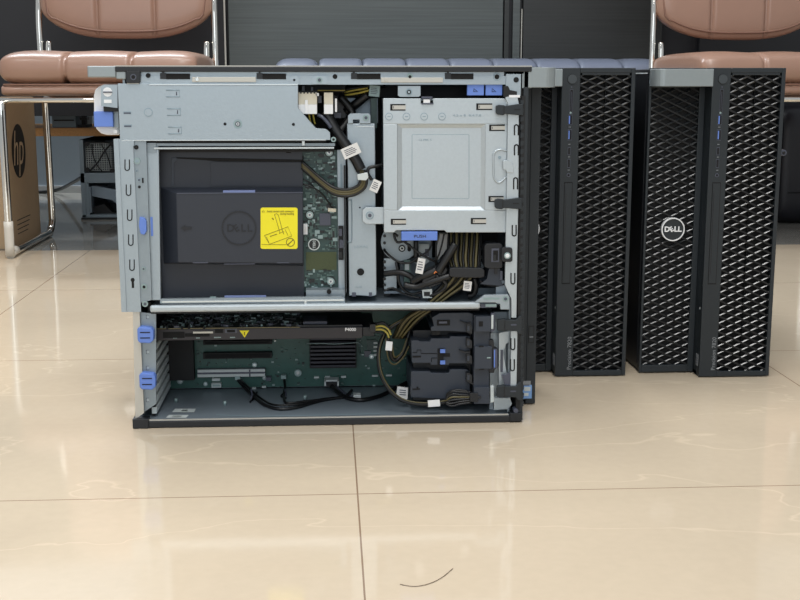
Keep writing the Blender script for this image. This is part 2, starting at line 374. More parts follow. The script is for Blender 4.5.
def make_chair(label):
    # local frame: centre of the seat front on the floor, facing -Y
    r=thing('visitor_chair',label,'chair',(0,0,0),0)
    W=.44
    SEATD=.235
    q=MB(); pillow(q,W,lambda x,k,g:loopsec(SEATD,.427,(SEATD+.005)*(.90+.10*k)-g*.5,(.041+.0012*math.cos(x/W*3*2*PI))*max(k,.04)**.55-g,4.2),LEATH,(-W/6,W/6),endp=.05)
    seat=q.build('seat',r)
    q=MB(); pillow(q,W*.985,lambda x,k,g:loopsec(SEATD,.379,(SEATD+.002)*(.95+.05*k),.0145,4),LEATH,endp=.03); q.build('seat_base',seat)
    q=MB()
    for zz in (.3915,):
        P=[(-.215,.03,zz),(-.19,.0,zz),(-.1,-.004,zz),(0,-.005,zz),(.1,-.004,zz),(.19,.0,zz),(.215,.03,zz),(.219,.2,zz),(.215,.45,zz),(.0,.475,zz),(-.215,.45,zz),(-.219,.2,zz)]
        q.tube(P,.0018,LEATB,closed=True,n=6)
    q.build('piping',seat)
    BW=.433
    def zb(x): return .505+.055*(abs(x)/.2125)**3
    def zt(x): return .93-.05*(abs(x)/.2275)**3
    def bs(x,k,g):
        a,b=zb(x),zt(x); return [(y+(z-.7)*.12,z) for y,z in loopsec(.455,(a+b)/2,.036*(.35+.65*k)-g,(b-a)/2*(.9+.1*k),3.6)]
    q=MB(); pillow(q,BW,bs,LEATH,(-BW/6,BW/6),endp=.05); bk=q.build('backrest',r)
    q=MB()
    P=[]
    for i in range(21):
        x=-.195+.39*i/20; z=zb(x)+.018; P.append((x,.4185+(z-.7)*.12+.0105,z))
    P=[(-.205,P[0][1]+.014,.75)]+[(-.203,P[0][1]+.006,.64)]+P+[(.203,P[0][1]+.006,.64),(.205,P[0][1]+.014,.75)]
    q.tube(P,.0028,LEATB,n=6,sub=2); q.build('piping',bk)
    # chrome frame: one tube each side
    XS=W/2-.004
    for s in (-1,1):
        q=MB()
        x=s*XS
        q.tube([(x,.0,.355),(x,-.002,.30),(x,.0,.06),(x,.003,.022),(x,.03,.0105),(x,.06,.0105),(x,.35,.0105),(x,.395,.0105),(x,.425,.03),(x,.43,.07),(x,.424,.30),(x,.42,.352)],.0092,CHROME,n=12)
        q.build('leg',r)
        q=MB()
        q.tube([(x,.0,.008),(x,.0,.03),(x,.0,.07),(x,.0,.085)],.0108,RUB,n=12,sub=1); q.tube([(x,.0,.008),(x,.02,.0125),(x,.05,.0125)],.0106,RUB,n=12,sub=2)
        q.build('rubber_sleeve',r,label='pale sleeve on the chrome front foot')
        q=MB(); xo=s*(BW/2+.006)
        q.tube([(xo,.425,.36),(xo,.43,.45),(xo,.43,.56),(xo-s*.004,.445,.66),(xo-s*.02,.46,.80)],.0085,CHROME,n=12); q.tube([(xo-s*.022,.423,.40),(xo-s*.022,.425,.47),(xo-s*.022,.429,.498)],.008,CHROME,n=10)
        q.box3(xo-s*.028,xo+s*.006,.424,.430,.40,.42,CHROME); q.build('back_upright',r)
    q=MB(); q.tube([(-XS-.01,-.0,.357),(0,0,.357),(XS+.01,0,.357)],.0065,CHROME,n=10,sub=1); q.tube([(-XS,.41,.355),(XS,.41,.355)],.0065,CHROME,sub=1,n=10)
    q.build('crossbar',r)
    return r
ch1=make_chair('brown leather chair at left, beside the cardboard carton and behind the open tower')
CYY=fl(10,258.5).y; xc=(at(-1,70,CYY).x+at(190,70,CYY).x)/2
ch1.location=(xc+.006,CYY,0)
ch2=copy_tree(ch1); ch2['label']='brown leather chair at right, behind the closed towers'
ch2.location=(xc+1.597,CYY,0)
# ------------------------------------------------------------ padded bench
BY=3.27
bn=thing('padded_bench','long grey-blue padded bench with ribbed cushions, behind the three towers','bench',(at(470,60,BY).x,BY,0)); o=bn.location.copy()
ztop=at(450,57.5,BY).z; xs0=at(274,60,BY).x; xs1=at(668,60,BY).x; nn_=9; w=(xs1-xs0)/nn_
for i in range(nn_):
    q=MB(); pillow(q,w*1.0,lambda x,k,g:loopsec(.165,-.05,.165*(.97+.03*k),.05*(.72+.28*k) if 0<i<nn_-1 else .05*(.4+.6*k),3.0),BLEA,n=36,st=30,endp=.045 if i in(0,nn_-1) else .02)
    q.v=[v+Vector((xs0+w*(i+.5),BY,ztop)) for v in q.v]; q.build('cushion',bn,o)
q=MB(); q.box3(xs0+.02,xs1-.02,BY+.02,BY+.29,.30,ztop-.095,WOODC); q.build('seat_frame',bn,o)
for px in (xs0+.04,xs1-.08):
    for yy in (BY+.03,BY+.24):
        q=MB(); q.box3(px,px+.04,yy,yy+.04,0,.30,WOODC); q.build('leg',bn,o)
# ------------------------------------------------------------ black box under right chair
KY=3.30
a0=at(779,226,KY).x
q=MB(); 
pillow(q,.62,lambda x,k,g:loopsec(.14,.165,.14*(.9+.1*k),.165*(.86+.14*k),7),BLKB,(-.22,.22),endp=.05,sd=.003)
q.v=[v+Vector((a0+.31,KY,0)) for v in q.v]
kb=thing('black_padded_box','black soft-sided box on the floor under the right brown chair','box',(a0+.31,KY+.14,0))
q.build('body',kb,Vector((a0+.31,KY+.14,0)))
q=MB(); q.tube([(a0+.02,KY-.003,.09),(a0+.6,KY-.003,.09)],.0015,DARK,sub=1); q.build('seam',kb,Vector((a0+.31,KY+.14,0)))
# hair on floor
P=[fl(400,585),fl(415,587),fl(430,584),fl(442,578),fl(453,569)]
q=MB(); q.tube([p+Vector((0,0,.0006)) for p in P],.00028,mat('hair',(96,78,62),.5),n=5)
tag(q.build('hair_strand'),'thin dark hair lying curled on the beige floor tiles in the foreground','hair')
# ------------------------------------------------------------ tower front, local frame: faces -Y, x -.0895...0895, protruding front at y=0
TW=.0895; TL=.0848; SPX=-.0085; REC=.028
def lattice(q, x0,x1,z0,z1,y, DX=.0225, DZ=.0107):
    sl=DZ/DX
    def bars(s, yo, th, dp, m):
        k0=int(math.floor((z0-(x1-x0)*sl-DZ)/DZ)); k1=int(math.ceil((z1+(x1-x0)*sl+DZ)/DZ))
        for k in range(k0,k1):
            # z = z0r + s*sl*(x-x0) + k*DZ
            zb=k*DZ; pts=[]
            xa,xb=x0,x1
            f=lambda x: zb+s*sl*(x-x0)
            za,zc=f(x0),f(x1)
            def clip(xa,xb):
                g=lambda z: x0+(z-zb)/(s*sl)
                lo,hi=sorted((g(z0),g(z1))); return max(xa,lo),min(xb,hi)
            xa,xb=clip(x0,x1)
            if xb-xa<.001: continue
            A=Vector((xa,0,f(xa)));B=Vector((xb,0,f(xb))); d=(B-A).normalized(); n=Vector((-d.z,0,d.x))
            if n.z<0: n=-n
            sec=[(n*th/2,dp),(n*th/2,0.0),(n*-th/2,.0),(n*-th/2,dp)] if s<0 else [(n*th*.5,dp),(n*th*.5,.0010),(n*th*.02,0),(n*-th/2,.0008),(n*-th/2,dp)]
            vs=[]
            for P in (A,B):
                for o_,dy in sec: vs.append((P.x+o_.x,y+yo+dy,P.z+o_.z))
            m_=len(sec)
            q.add(vs,[(i,(i+1)%m_,(i+1)%m_+m_,i+m_) for i in range(m_)]+[tuple(range(m_))[::-1],tuple(range(m_,2*m_))],m)
    bars(1,0,.0022,.0045,MESHM); bars(-1,-.0003,.0021,.004,MESHD)
def make_front(root, T=None, off=None, sidebits=True):
    T=T or Matrix.Identity(4)
    B=lambda q,name,par,**k: q.build(name,par,off=off,xf=T,**k)
    # protruding frame
    q=MB()
    mx0,mx1,mz0,mz1=.0160,.0842,.0085,.4115
    q.box3(SPX,mx0,0,.012,.0015,.418,BEZ); q.box3(mx1,TW,0,.012,.0015,.418,BEZ)
    q.box3(mx0,mx1,0,.012,.0015,mz0,BEZ); q.box3(mx0,mx1,0,.012,mz1,.418,BEZ)
    q.box3(SPX,SPX+.003,.012,.032,.0015,.418,BEZ); q.box3(TW-.003,TW,.012,.032,.0015,.418,BEZ)
    q.box3(SPX,TW,.012,.032,.415,.418,BEZ); q.box3(SPX,TW,.012,.032,.0015,.007,BEZ)
    q.box3(mx0+.002,mx1-.002,.0005,.012,.4085,.4115,BEZ)
    fr=B(q,'front_bezel',root,bev=.0007)
    q=MB(); q.box3(mx0,mx1,.013,.016,mz0,mz1,HOLE); q.box3(mx0+(mx1-mx0)*.52,mx0+(mx1-mx0)*.53,.008,.014,mz0,mz1,DARK); B(q,'inner_screen',fr)
    q=MB(); lattice(q,mx0,mx1,mz0,.4085,.0015); B(q,'mesh_grille',fr,label='diamond mesh of the wide front half')
    # recessed frame
    q=MB(); rx0,rx1,rz0,rz1=-.0815,-.0165,.012,.392
    y=REC
    q.box3(-TL,rx0,y,y+.006,.002,.418,BEZ); q.box3(rx1,SPX,y,y+.006,.002,.418,BEZ)
    q.box3(rx0,rx1,y,y+.006,.002,rz0,BEZ); q.box3(rx0,rx1,y,y+.006,rz1,.418,BEZ)
    rf=B(q,'recessed_bezel',root,bev=.0007)
    q=MB(); q.box3(rx0,rx1,y+.0062,y+.008,rz0,rz1,HOLE); B(q,'inner_screen',rf)
    q=MB(); lattice(q,rx0,rx1,rz0,rz1,y+.0015); B(q,'mesh_grille',rf,label='diamond mesh of the recessed front half')
    # round emblem
    q=MB(); c=(-.0455,.2020)
    q.cylY(c[0],c[1],.0160,y-.003,y+.002,WHITE,40,.0145); q.cylY(c[0],c[1],.0146,y-.0018,y+.002,BEZ,40)
    zc=Matrix.Translation((c[0],y-.0022,c[1]))@Matrix.Rotation(PI/2,4,'X')
    sp=[('D',-.0082),('L',.0040),('L',.0092)]
    for ch,dx in sp: q.text(ch,.0098,Matrix.Translation((dx,0,0)) @ Matrix.Identity(4) if False else zc@Matrix.Translation((dx,0,0)),WHITE,ext=.0004,sx=1.05,bold=.00035)
    q.text('E',.0094,zc@Matrix.Translation((-.0020,0,0))@Matrix.Rotation(math.radians(32),4,'Z'),WHITE,ext=.0004,sx=1.0,bold=.00035)
    B(q,'emblem',root,label='round white-ringed emblem')
    # handle
    q=MB(); z0,z1=.394,.4165; pts=[]
    n=6; Rr=.012; yh=-.004
    prof=[(-TL,.034)]
    for k in range(n+1):
        a=PI+ (PI/2)*k/n
        prof.append((-TL+Rr+Rr*math.cos(a), yh+Rr+Rr*math.sin(a)))
    prof+=[(SPX,yh),(SPX,yh+.005)]
    inn=[(-TL+.004,.034)]
    for k in range(n+1):
        a=PI+(PI/2)*k/n
        inn.append((-TL+Rr+(Rr-.004)*math.cos(a), yh+Rr+(Rr-.004)*math.sin(a)))
    inn+=[(SPX,yh+.005)]
    outl=prof[:-1]+inn[::-1]
    L=len(outl)
    q.add([(a,b,z0) for a,b in outl]+[(a,b,z1) for a,b in outl],[tuple(range(L))[::-1],tuple(range(L,2*L))]+[(i,(i+1)%L,(i+1)%L+L,i+L) for i in range(L)],SILV)
    q.box3(-TL+.002,SPX,yh+.005,REC+.004,z1-.003,z1,SILV)
    B(q,'handle',root,bev=.0006,label='silver carrying handle')
    # controls
    def xl(px): return (px-712)/760+SPX
    zz=lambda py: .418-(py-68)/747
    q=MB(); q.cylY(.0052,.4035,.0066,-.0004,.002,DARK,28); q.cylY(.0052,.4035,.0060,-.0014,.002,mat('button grey',(58,64,68),.35),28); B(q,'power_button',root)
    q=MB(); q.box3(.0026,.0066,-.0002,.002,zz(112.6),zz(88.6),CHIP); q.box3(.0030,.0062,-.0004,.002,zz(112),zz(89),HOLE); q.box3(.0042,.0047,-.0006,.001,zz(110),zz(91),CHIP); B(q,'card_slot',root)
    xx=.0034
    for a,b_ in ((114,123),(128.5,138)):
        q=MB(); q.box3(xx-.0026,xx+.0030,-.0002,.002,zz(b_+.6),zz(a-.6),CHIP); q.box3(xx-.0022,xx+.0026,-.0004,.002,zz(b_),zz(a),HOLE); q.box3(xx-.0016,xx+.0000,-.0006,.001,zz(b_)+.0008,zz(a)-.0008,BLUE); B(q,'usb_port',root)
    for a,b_ in ((146,152.5),(157.5,165)):
        q=MB(); q.box3(xx-.0019,xx+.0019,-.0002,.002,zz(b_+.6),zz(a-.6),CHIP); q.box3(xx-.0014,xx+.0014,-.0004,.002,zz(b_),zz(a),HOLE); q.box3(xx-.0002,xx+.0004,-.0006,.001,zz(b_)+.001,zz(a)-.001,BLACK); B(q,'usb_port',root)
    q=MB(); q.cylY(xx,zz(173),.0026,-.0003,.002,CHIP,16); q.cylY(xx,zz(173),.0015,-.0006,.002,HOLE,16); B(q,'headphone_jack',root)
    q=MB(); q.cylY(xx+.0012,zz(86.5),.0009,-.0003,.001,CHIP,10); q.cylY(xx+.0006,zz(111.5),.0014,-.0005,.001,COMPL,10)
    for py in (125.5,142.5,155,168): q.box3(xx-.0014,xx+.0014,-.0003,.001,zz(py)-.0004,zz(py)+.0004,LETT)
    B(q,'port_markings',root)
    q=MB(); q.box3(-.0022,.0092,-.0003,.002,zz(283),zz(180),HOLE); q.box3(-.0014,.0084,-.0007,.001,zz(282),zz(181),BEZ); q.box3(.0000,.0010,-.0009,.001,zz(272),zz(190),BLACK); B(q,'optical_drive',root)
    q=MB(); q.text('Precision 7820',.0078,Matrix.Translation((.0108,-.0004,.0335))@Matrix.Rotation(PI/2,4,'X')@Matrix.Rotation(PI/2,4,'Z'),LETT,ext=.0001); B(q,'model_lettering',root)
    q=MB(); q.box3(SPX-.0004,SPX,.006,.016,.015,.031,LETT)
    for i in range(3): q.box3(SPX-.0006,SPX,.0075,.0145,.018+i*.0035,.0192+i*.0035,CHIP)
    B(q,'side_sticker',root)
    q=MB(); q.box3(SPX-.0004,SPX,.008,.0095,.094,.097,SLOTL); B(q,'latch_mark',root)
def make_closed(label):
    r=thing('computer_tower',label,'computer',(0,0,0),0)
    make_front(r)
    q=MB(); y0=REC+.010; q.box3(-TL+.001,TW-.001,y0,.50,.003,.4165,BLACK); q.build('case_body',r,bev=.001)
    q=MB(); q.box3(-TL,-TL+.001,y0+.004,.49,.012,.408,BLACK); q.box3(-TL-.001,-TL,y0+.002,.48,.4105,.4120,SLOTL); q.build('side_panel',r)
    q=MB(); q.cylY(TW+.0085,.306,.0042,.014,.024,CHIP,18); q.cylY(TW+.0085,.306,.0022,.0132,.016,DARK,14); q.box3(TW-.002,TW+.006,.016,.022,.3035,.3085,BLACK); q.build('side_lock',r,bev=.0006)
    for sx in (-1,1):
        for yy in (.06,.42):
            q=MB(); q.box3(sx*.066-.012,sx*.066+.012,yy,yy+.03,0,.0035,DARK); q.build('foot',r)
    return r
RY=fl(735,377.2).y
t1=make_closed('closed black computer tower at the far right with its round emblem in full view')
xr=(at(785,68,RY).x+at(770,377,RY).x)/2
t1.location=(xr-TW,RY,0)
t2=copy_tree(t1); t2['label']='closed black computer tower partly hidden behind the open tower'
xr2=(at(634.5,70,RY).x+at(626.5,375,RY).x)/2
RY2=fl(592,376.6).y
xr2=(at(634.5,70,RY2).x+at(626.5,375,RY2).x)/2
t2.location=(xr2-TW,RY2,0)
for c_ in list(t2.children):
    if c_.name.startswith('side_lock'): bpy.data.objects.remove(c_)
# ------------------------------------------------------------ the open tower
xf_=at(537.5,250,N+.081).x
O=Vector((xf_-.25,N+.0895,0))
OT=thing('open_computer_tower','open computer tower seen from its side, cover off, showing steel frame, boards and cables','computer',O)
def P_(q,name,par=None,**k): return q.build(name,par or OT,off=O,**k)
# front (rotated to face +X)
T=Matrix.Translation((xf_,N+TL,0))@Matrix.Rotation(PI/2,4,'Z')
make_front(OT,T,O)
q=MB(); q.b(528.5,326,534,343,75.6,84,DARK); q.b(529.2,327,533.3,342,75.2,84,BEZ); q.b(529.5,336.5,533.2,337.5,75.0,84,LETT); P_(q,'release_tab')
q=MB(); q.b(522.8,385,531.8,398.5,75.8,84,CLABEL); q.b(524.2,387,530.4,391,75.5,84,SLOTL); q.b(524.2,393,528.5,396,75.4,84,SLOTL); P_(q,'blue_sticker')
XL=at(134,400,N).x; XU=at(118,200,N).x; XR=at(521.5,250,N).x
ZS=at(300,304,N).z          # top of shelf
# outer shell
q=MB()
q.box3(XL,XR,N+.168,N+.1745,.008,.416,BLACK)                      # far cover
q.box3(XU+.004,XR,N+.002,N+.17,.4135,.4165,BLACK)                 # top
q.box3(XL-.001,XR+.004,N+.0,N+.172,.0005,.0065,BLACK)              # base
sh=P_(q,'outer_shell',bev=.0008)
q=MB(); q.b(115,66.5,532,71.8,-1,3,BLACK); P_(q,'top_rim',bev=.001)
q=MB(); q.b(115.5,65.6,532,66.8,0,10,SBEI); P_(q,'rim_highlight')  # pale strip stands in for the highlight along the rim's top edge
zf=at(135,420.5,N).z; zb_=at(135,428.8,N).z
q=MB(); q.box3(XL-.001,XR+.003,N-.0015,N+.004,.0004,zf-.001,BLACK); P_(q,'base_rim',bev=.0012)
q=MB(); q.box3(XL-.0025,at(149,420,N).x,N-.003,N+.012,.0002,zf+.0025,BLACK); P_(q,'corner_foot',bev=.001)
q=MB(); q.b(510,413,522,421.4,-3,12,BLACK); q.disc(516,411,2.5,-2,10,CHIP); P_(q,'corner_foot',bev=.0006)
# base pan
q=MB(); q.box3(XL+.004,XR-.004,N+.001,N+.146,zf-.003,zf-.0012,PANST); q.box3(XL+.012,XR-.012,N+.0005,N+.0022,zf-.003,zf+.0006,SBEI)
pan=P_(q,'base_pan')
q=MB()
def onpan(px,py): 
    d=FW*F+RT*(px-400)+UP*(300-py); return CP+d*((zf-.0012-H)/d.z)
def pq(pts,m,h=.0004):
    P=[onpan(*p) for p in pts]; z=zf-.0012; q.add([(p.x,p.y,z+h) for p in P],[tuple(range(len(P)))],m)
pq([(172,412.5),(194,412.5),(196,409),(175,409)],SLOTL); pq([(166,418),(186,418),(189,415.2),(169,415.2)],SLOTL)
pq([(181,411.5),(187,411.5),(188,410.2),(182,410.2)],CHIP); pq([(172,417),(181,417),(182,416),(173,416)],COMPL)
for a,b_ in (((216,415.5),(250,417)),((250,417),(300,416.4)),((300,416.4),(380,414.5))):
    pq([a,b_,(b_[0],b_[1]-1),(a[0],a[1]-1)],INKF)
P_(q,'stamped_slots',pan)
for px,py in ((176,402),(305,399),(225,405)):
    q=MB(); p=onpan(px,py); q.tube([p,p+Vector((0,0,.005))],.0022,COMPL,n=12,sub=1); P_(q,'standoff')
# back wall (steel) behind upper chamber, and board tray
q=MB(); q.box3(XL+.002,XR,N+.150,N+.1515,zf-.001,.412,PANST); P_(q,'board_tray')
# rear wall
XW=at(157,370,N+.03).x
q=MB()
q.box3(XU+.010,XU+.0125,N+.004,N+.15,ZS,.412,STEELD)
q.box3(XL+.004,XL+.006,N+.02,N+.15,zf,ZS,STEELD)
P_(q,'rear_wall')
# rear flange, upper
q=MB(); q.poly([(113.5,139),(120,139),(122,141),(133,141),(141,312),(121.5,312)],0,2,STEEL); q.poly([(113.5,139),(118.5,139),(126.5,312),(121.5,312)],-1.5,8,STEEL)
fz=P_(q,'rear_flange')
q=MB()
def uslot(q,px,py,w,h,d,up=False,m=HOLE,t=1.1):
    s=-1 if up else 1
    pts=[(px-w/2,py-s*h/2),(px-w/2,py+s*(h/2-w/2)),(px-w*.3,py+s*(h/2-.6)),(px,py+s*h/2),(px+w*.3,py+s*(h/2-.6)),(px+w/2,py+s*(h/2-w/2)),(px+w/2,py-s*h/2)]
    q.pt([(x,y,d) for x,y in pts],t/2*.9,m,n=6,sub=3)
for i,(x,y) in enumerate(((127.2,165),(128.5,190),(129.7,215),(130.8,240),(132,265))): q=MB(); uslot(q,x,y,4.4,11,0,t=1.3); P_(q,'vent_slot',fz)
q=MB(); q.b(131.6,278,134,288,-.2,1,HOLE); q.disc(132.6,280,2,-.3,1,HOLE); P_(q,'keyhole_slot',fz)

q=MB(); q.poly([(133.5,141),(146,141),(151.5,300),(139.5,303)],2,9,STEELD)
st=P_(q,'latch_rail')
for nm,x,y,r1,r2,m1,m2 in (('screw',137,161,3.2,1.7,COMPL,INKF),('screw',144,287,3,1.5,COMPL,HOLE),('screw',145,304,3,1.5,COMPL,CHIP),('screw_hole',136.2,147.3,2.2,1,HOLE,DARK),('screw_hole',139.3,187,1.4,.7,HOLE,DARK),('rivet',143.5,269,2,1,COMPL,CHIP),('rivet',139,180,1.6,1,INKF,CHIP),('rivet',136.8,171,1.3,.6,INKF,CHIP)):
    q=MB(); q.disc(x,y,r1,.8,3,m1); q.disc(x,y,r2,.5,3,m2); P_(q,nm,st)
q=MB(); q.poly([(139.5,217),(144,218),(146,221),(146.5,231),(144.5,235),(140.5,234),(138.8,226)],-3,6,BLUE); P_(q,'blue_latch',bev=.0008)
q=MB(); q.b(130.5,141,133.8,146,-1,4,STEEL); q.b(133,160,134,166,0,4,HOLE); q.b(142,178,143.5,183,1,4,HOLE); P_(q,'lock_tab',st)
# rear flange, lower
q=MB(); q.poly([(132.8,312),(139.5,312),(144,413),(135.5,419)],2,4,SBEI); q.poly([(139,312),(156,314),(156,404),(141,414),(143,412)],8,11,STEELD)
lf=P_(q,'rear_flange_lower')
q=MB()
for y in (317,352,368,400): q.b(146,y-2,149,y+2,7.6,9,CHIP); q.b(146.6,y-1.5,149,y+1.5,7.2,9,STEEL)
P_(q,'dimple',lf)
for y0,y1,xo in ((327,343.5,0),(373,390,2)):
    q=MB(); q.poly([(137+xo,y0+2),(140+xo,y0),(151+xo,y0+1),(153.5+xo,y0+4),(153.5+xo,y1-3),(150+xo,y1),(139.5+xo,y1-.5),(137.5+xo,y1-3)],-3,9,BLUE)
    l=P_(q,'blue_latch',bev=.0012)
    q=MB(); q.b(140+xo,y0+5,150+xo,y0+6,-3.4,0,DARK); q.b(140+xo,y1-6,150+xo,y1-5,-3.4,0,DARK); P_(q,'latch_groove',l)
# expansion slot covers: plates stacked along the depth, seen edge-on from inside
z0=at(160,411,N+.03).z; z1=at(160,341,N+.03).z; n_=7
for i in range(n_):
    q=MB()
    za=z0+(z1-z0)*i/n_; zc=z0+(z1-z0)*(i+.62)/n_; x=at(155.5,370,N+.02).x
    q.add([(x,N+.018,za),(x,N+.018,zc),(x+.001,N+.140,zc+.002),(x+.001,N+.140,za+.002),(x-.006,N+.018,za),(x-.006,N+.018,zc),(x-.006,N+.140,zc+.002),(x-.006,N+.140,za+.002)],
        [(0,1,2,3),(4,7,6,5),(0,4,5,1),(1,5,6,2),(2,6,7,3),(3,7,4,0)],SLOTL)
    P_(q,'slot_cover',bev=.0006)
q=MB(); x=at(153.5,370,N+.02).x; q.box3(x-.004,x,N+.02,N+.145,zf,ZS,DARK); P_(q,'slot_gap')
# rear handle
q=MB(); q.b(87.3,66,116,77.4,2,150,SILV); q.poly([(116,71),(126,71),(126,79.5),(116,79)],0,20,SILV); P_(q,'rear_handle',bev=.0012,label='silver rear handle')
q=MB(); q.poly([(126,71),(140,71),(140,82),(138.5,83.2),(127.5,83.2),(126,82)],-2,6,BLACK); c=P_(q,'corner_clip',bev=.0005)
q=MB(); q.disc(133.2,77,3,-2.6,0,CHIP,rin=2); q.disc(133.4,77,2.2,-2.4,0,HOLE); P_(q,'screw_hole',c)
# top rail
q=MB(); q.b(139,76,506,84.6,3,6,STEEL); q.b(140,71,504,76.5,4,5.5,STEEL)
tr=P_(q,'top_rail')
q=MB()
q.disc(148,75.5,2.3,1.5,4,HOLE); q.disc(335,76.6,2.4,2.4,4,HOLE); q.disc(497,76.8,2.4,2.4,4,HOLE); q.disc(497,76.8,4,2.8,4,INKF,rin=3.2)
for a,b_ in ((160,190),(256.5,286),(351,380.5),(445,473.5)): q.b(a+6,73.5,b_,79.3,2.2,4,HOLE); q.b(a,73,a+6,79,1.6,4,BLACK); q.b(a+2,71.8,a+4,73.2,1.6,4,BLACK)
P_(q,'rail_slots',tr)
for a,b_,y in ((192,256,77),(381,443,77.5)):
    q=MB(); q.b(a,y,b_,y+5,1,4,SBEI); q.disc(a+5,y+2.4,2,.4,3,SBRT if a<200 else SBEI); P_(q,'slide_strip',tr,bev=.0004)
q=MB(); q.poly([(290,84),(290,78),(292,75.6),(297.5,75.6),(299,78),(299,84)],1.2,4,STEEL); q.disc(294.2,80,1.2,.8,3,HOLE); P_(q,'rail_bracket',tr)
q=MB()
q.poly([(312,84),(312,79),(315,76),(325,76),(327.5,79),(327.5,84)],0,4,STEEL); q.disc(319.5,80,3.1,-.4,3,COMPL); q.disc(319.5,80,1.7,-.8,3,CHIP)
P_(q,'rail_bracket',tr)
q=MB(); q.disc(410,76.3,3,1.4,3,COMPL); q.disc(410,76.8,1.6,1,3,HOLE); P_(q,'screw',tr)
# dark cavity behind the top gap is the far inner wall; a dark strip stands in for its shade
q=MB(); q.b(299,86,520,97,70,80,DARK); P_(q,'gap_shade')
q=MB(); q.poly([(398,86),(420.5,86),(420.5,95.5),(418.5,96.8),(400,96.8),(398,95.5)],4,8,STEEL); bb=P_(q,'cage_bracket')
q=MB(); q.disc(409,92,3.4,3.4,5,INKF); q.disc(409,92,2.2,2.8,5,HOLE); q.disc(409,92,1.2,2.4,5,STEEL); P_(q,'screw',bb)
for a,b_ in ((467.3,484),(485.7,502.3)):
    q=MB(); q.b(a,84.5,b_,95.4,5,12,BLUE); l=P_(q,'blue_latch',bev=.0005)
    q=MB(); cx_=(a+b_)/2; q.pt([(cx_-2,91.6,4.8),(cx_-2,88.6,4.8),(cx_+2,91.6,4.8),(cx_-2,91.6,4.8)],.3,INK,sub=1,n=4); P_(q,'mark',l)
# ---------------- power supply
q=MB(); q.poly([(117.5,83.5),(149,83.5),(149,85),(298,85),(298,108),(316,128.3),(326,129),(330,132.5),(330.5,140),(120,140)],1,9,STEEL)
psu=P_(q,'power_supply',bev=.0004)
q=MB(); q.b(121,86,297,138,9,80,STEELD); P_(q,'supply_body',psu)
q=MB()
q.b(149,84.0,298,85.0,.4,3,SBRT); q.b(120,139.6,326,140.6,.4,3,SBRT)
P_(q,'edge_fold',psu)
q=MB()
for x,y in ((173,93.5),(174,112),(175,130.5)):
    q.pt([(x-7,y-3.3,.9),(x+6.5,y-3.3,.9),(x+6.5,y+3.3,.9),(x-7,y+3.3,.9)],.45,INKF,sub=1,n=5); q.pt([(x+3.5,y-1.8,.9),(x+3.5,y+1.8,.9)],.5,CHIP,sub=1,n=5)
q.disc(148.3,112.3,4.3,.5,2,INKF); q.disc(148.3,112.3,3.6,.3,2,STEEL)
for x,y in ((127.3,112.6),(127.8,125.7)): q.b(x-4,y-1.2,x+4,y+1.4,.7,2,INKF); q.b(x-3.6,y-.2,x+3.4,y+1.2,.5,2,CHIP)
q.disc(225,124,1.5,.6,2,HOLE); q.disc(293.4,124.4,1.5,.6,2,HOLE)
for r_,m in ((4.6,INKF),(3.9,COMPL),(2.6,CHIP),(1.6,SBRT),(.8,HOLE)): q.disc(237.8,124,r_,.9-(4.6-r_)*.15,2,m)
P_(q,'pressed_marks',psu)
q=MB(); q.b(127,80.5,139,84.5,1,3,SBEI); q.disc(333.5,139.5,2.6,0,4,COMPL); q.disc(333.5,139.5,1.2,-.4,4,HOLE); P_(q,'lug',psu)
# supply handle
q=MB(); q.poly([(119,84),(104,84.2),(98.5,86.5),(95,90),(93.6,96),(94,122),(96.3,129),(101,133.5),(107,135),(119.5,135)],18,24,WHITE)
hd=P_(q,'supply_handle',bev=.0018,label='white handle loop')
q=MB(); q.poly([(101,87),(103,85),(117.5,85),(117.5,108),(101,106)],4,30,STEEL); q.disc(107.5,92,4.6,3.4,8,WHITE); q.b(103,91.5,112,92.8,2.4,8,CHIP); q.b(104,99.6,111.5,103,3,8,WHITE); q.b(103.5,106.5,118,111.5,6,20,DARK); q.b(112,111.5,118.5,127.5,14,24,STEELD)
P_(q,'lock_block',hd)
q=MB(); q.b(93.8,111.5,113,127,8,26,BLUE); P_(q,'grip',hd,bev=.001,label='blue grip')
q=MB(); q.disc(115.5,131.5,2,14,20,WHITE); P_(q,'rivet',hd)
# connectors on supply
for a,b_,lab in ((298.3,317,0),(324,333,1)):
    q=MB(); q.b(a,92.5,b_,104.5,12,30,IVORY); q.b(a,104.5,b_,114,10,30,WHITE)
    if not lab: q.b(305,100,307.8,114,8,12,WHITE); q.b(a,91,b_,93.5,14,28,DARK); q.b(315.5,93,319,96,12,20,WHITE)
    else: q.b(335,98.5,337,112,12,22,WHITE)
    cn=P_(q,'power_connector',bev=.0003)
    if not lab:
        for i in range(5): 
            q=MB(); q.b(300+i*3.4,92.2,301.6+i*3.4,93.6,11.4,14,COMPD); P_(q,'pin',cn)
q=MB(); q.b(299,84.8,345,92,32,40,DARK); q.b(302,86,304.5,91,26,40,CHIP); q.b(311,87,313,91,26,40,CHIP); q.b(317.5,90,345,91,18,32,YINK); q.b(318,96,321.5,103,26,34,CHIP); q.b(333,96,346,118,50,60,COMPD); q.b(334,113,341,118,40,50,CHIP); P_(q,'supply_board')
# dark inner back plate behind cables
q=MB(); q.b(296,86,505,300,118,122,DARK); q.b(346,98,378,123,60,64,PANST); q.b(371,98,377,128,40,60,PCBR); P_(q,'inner_partition')
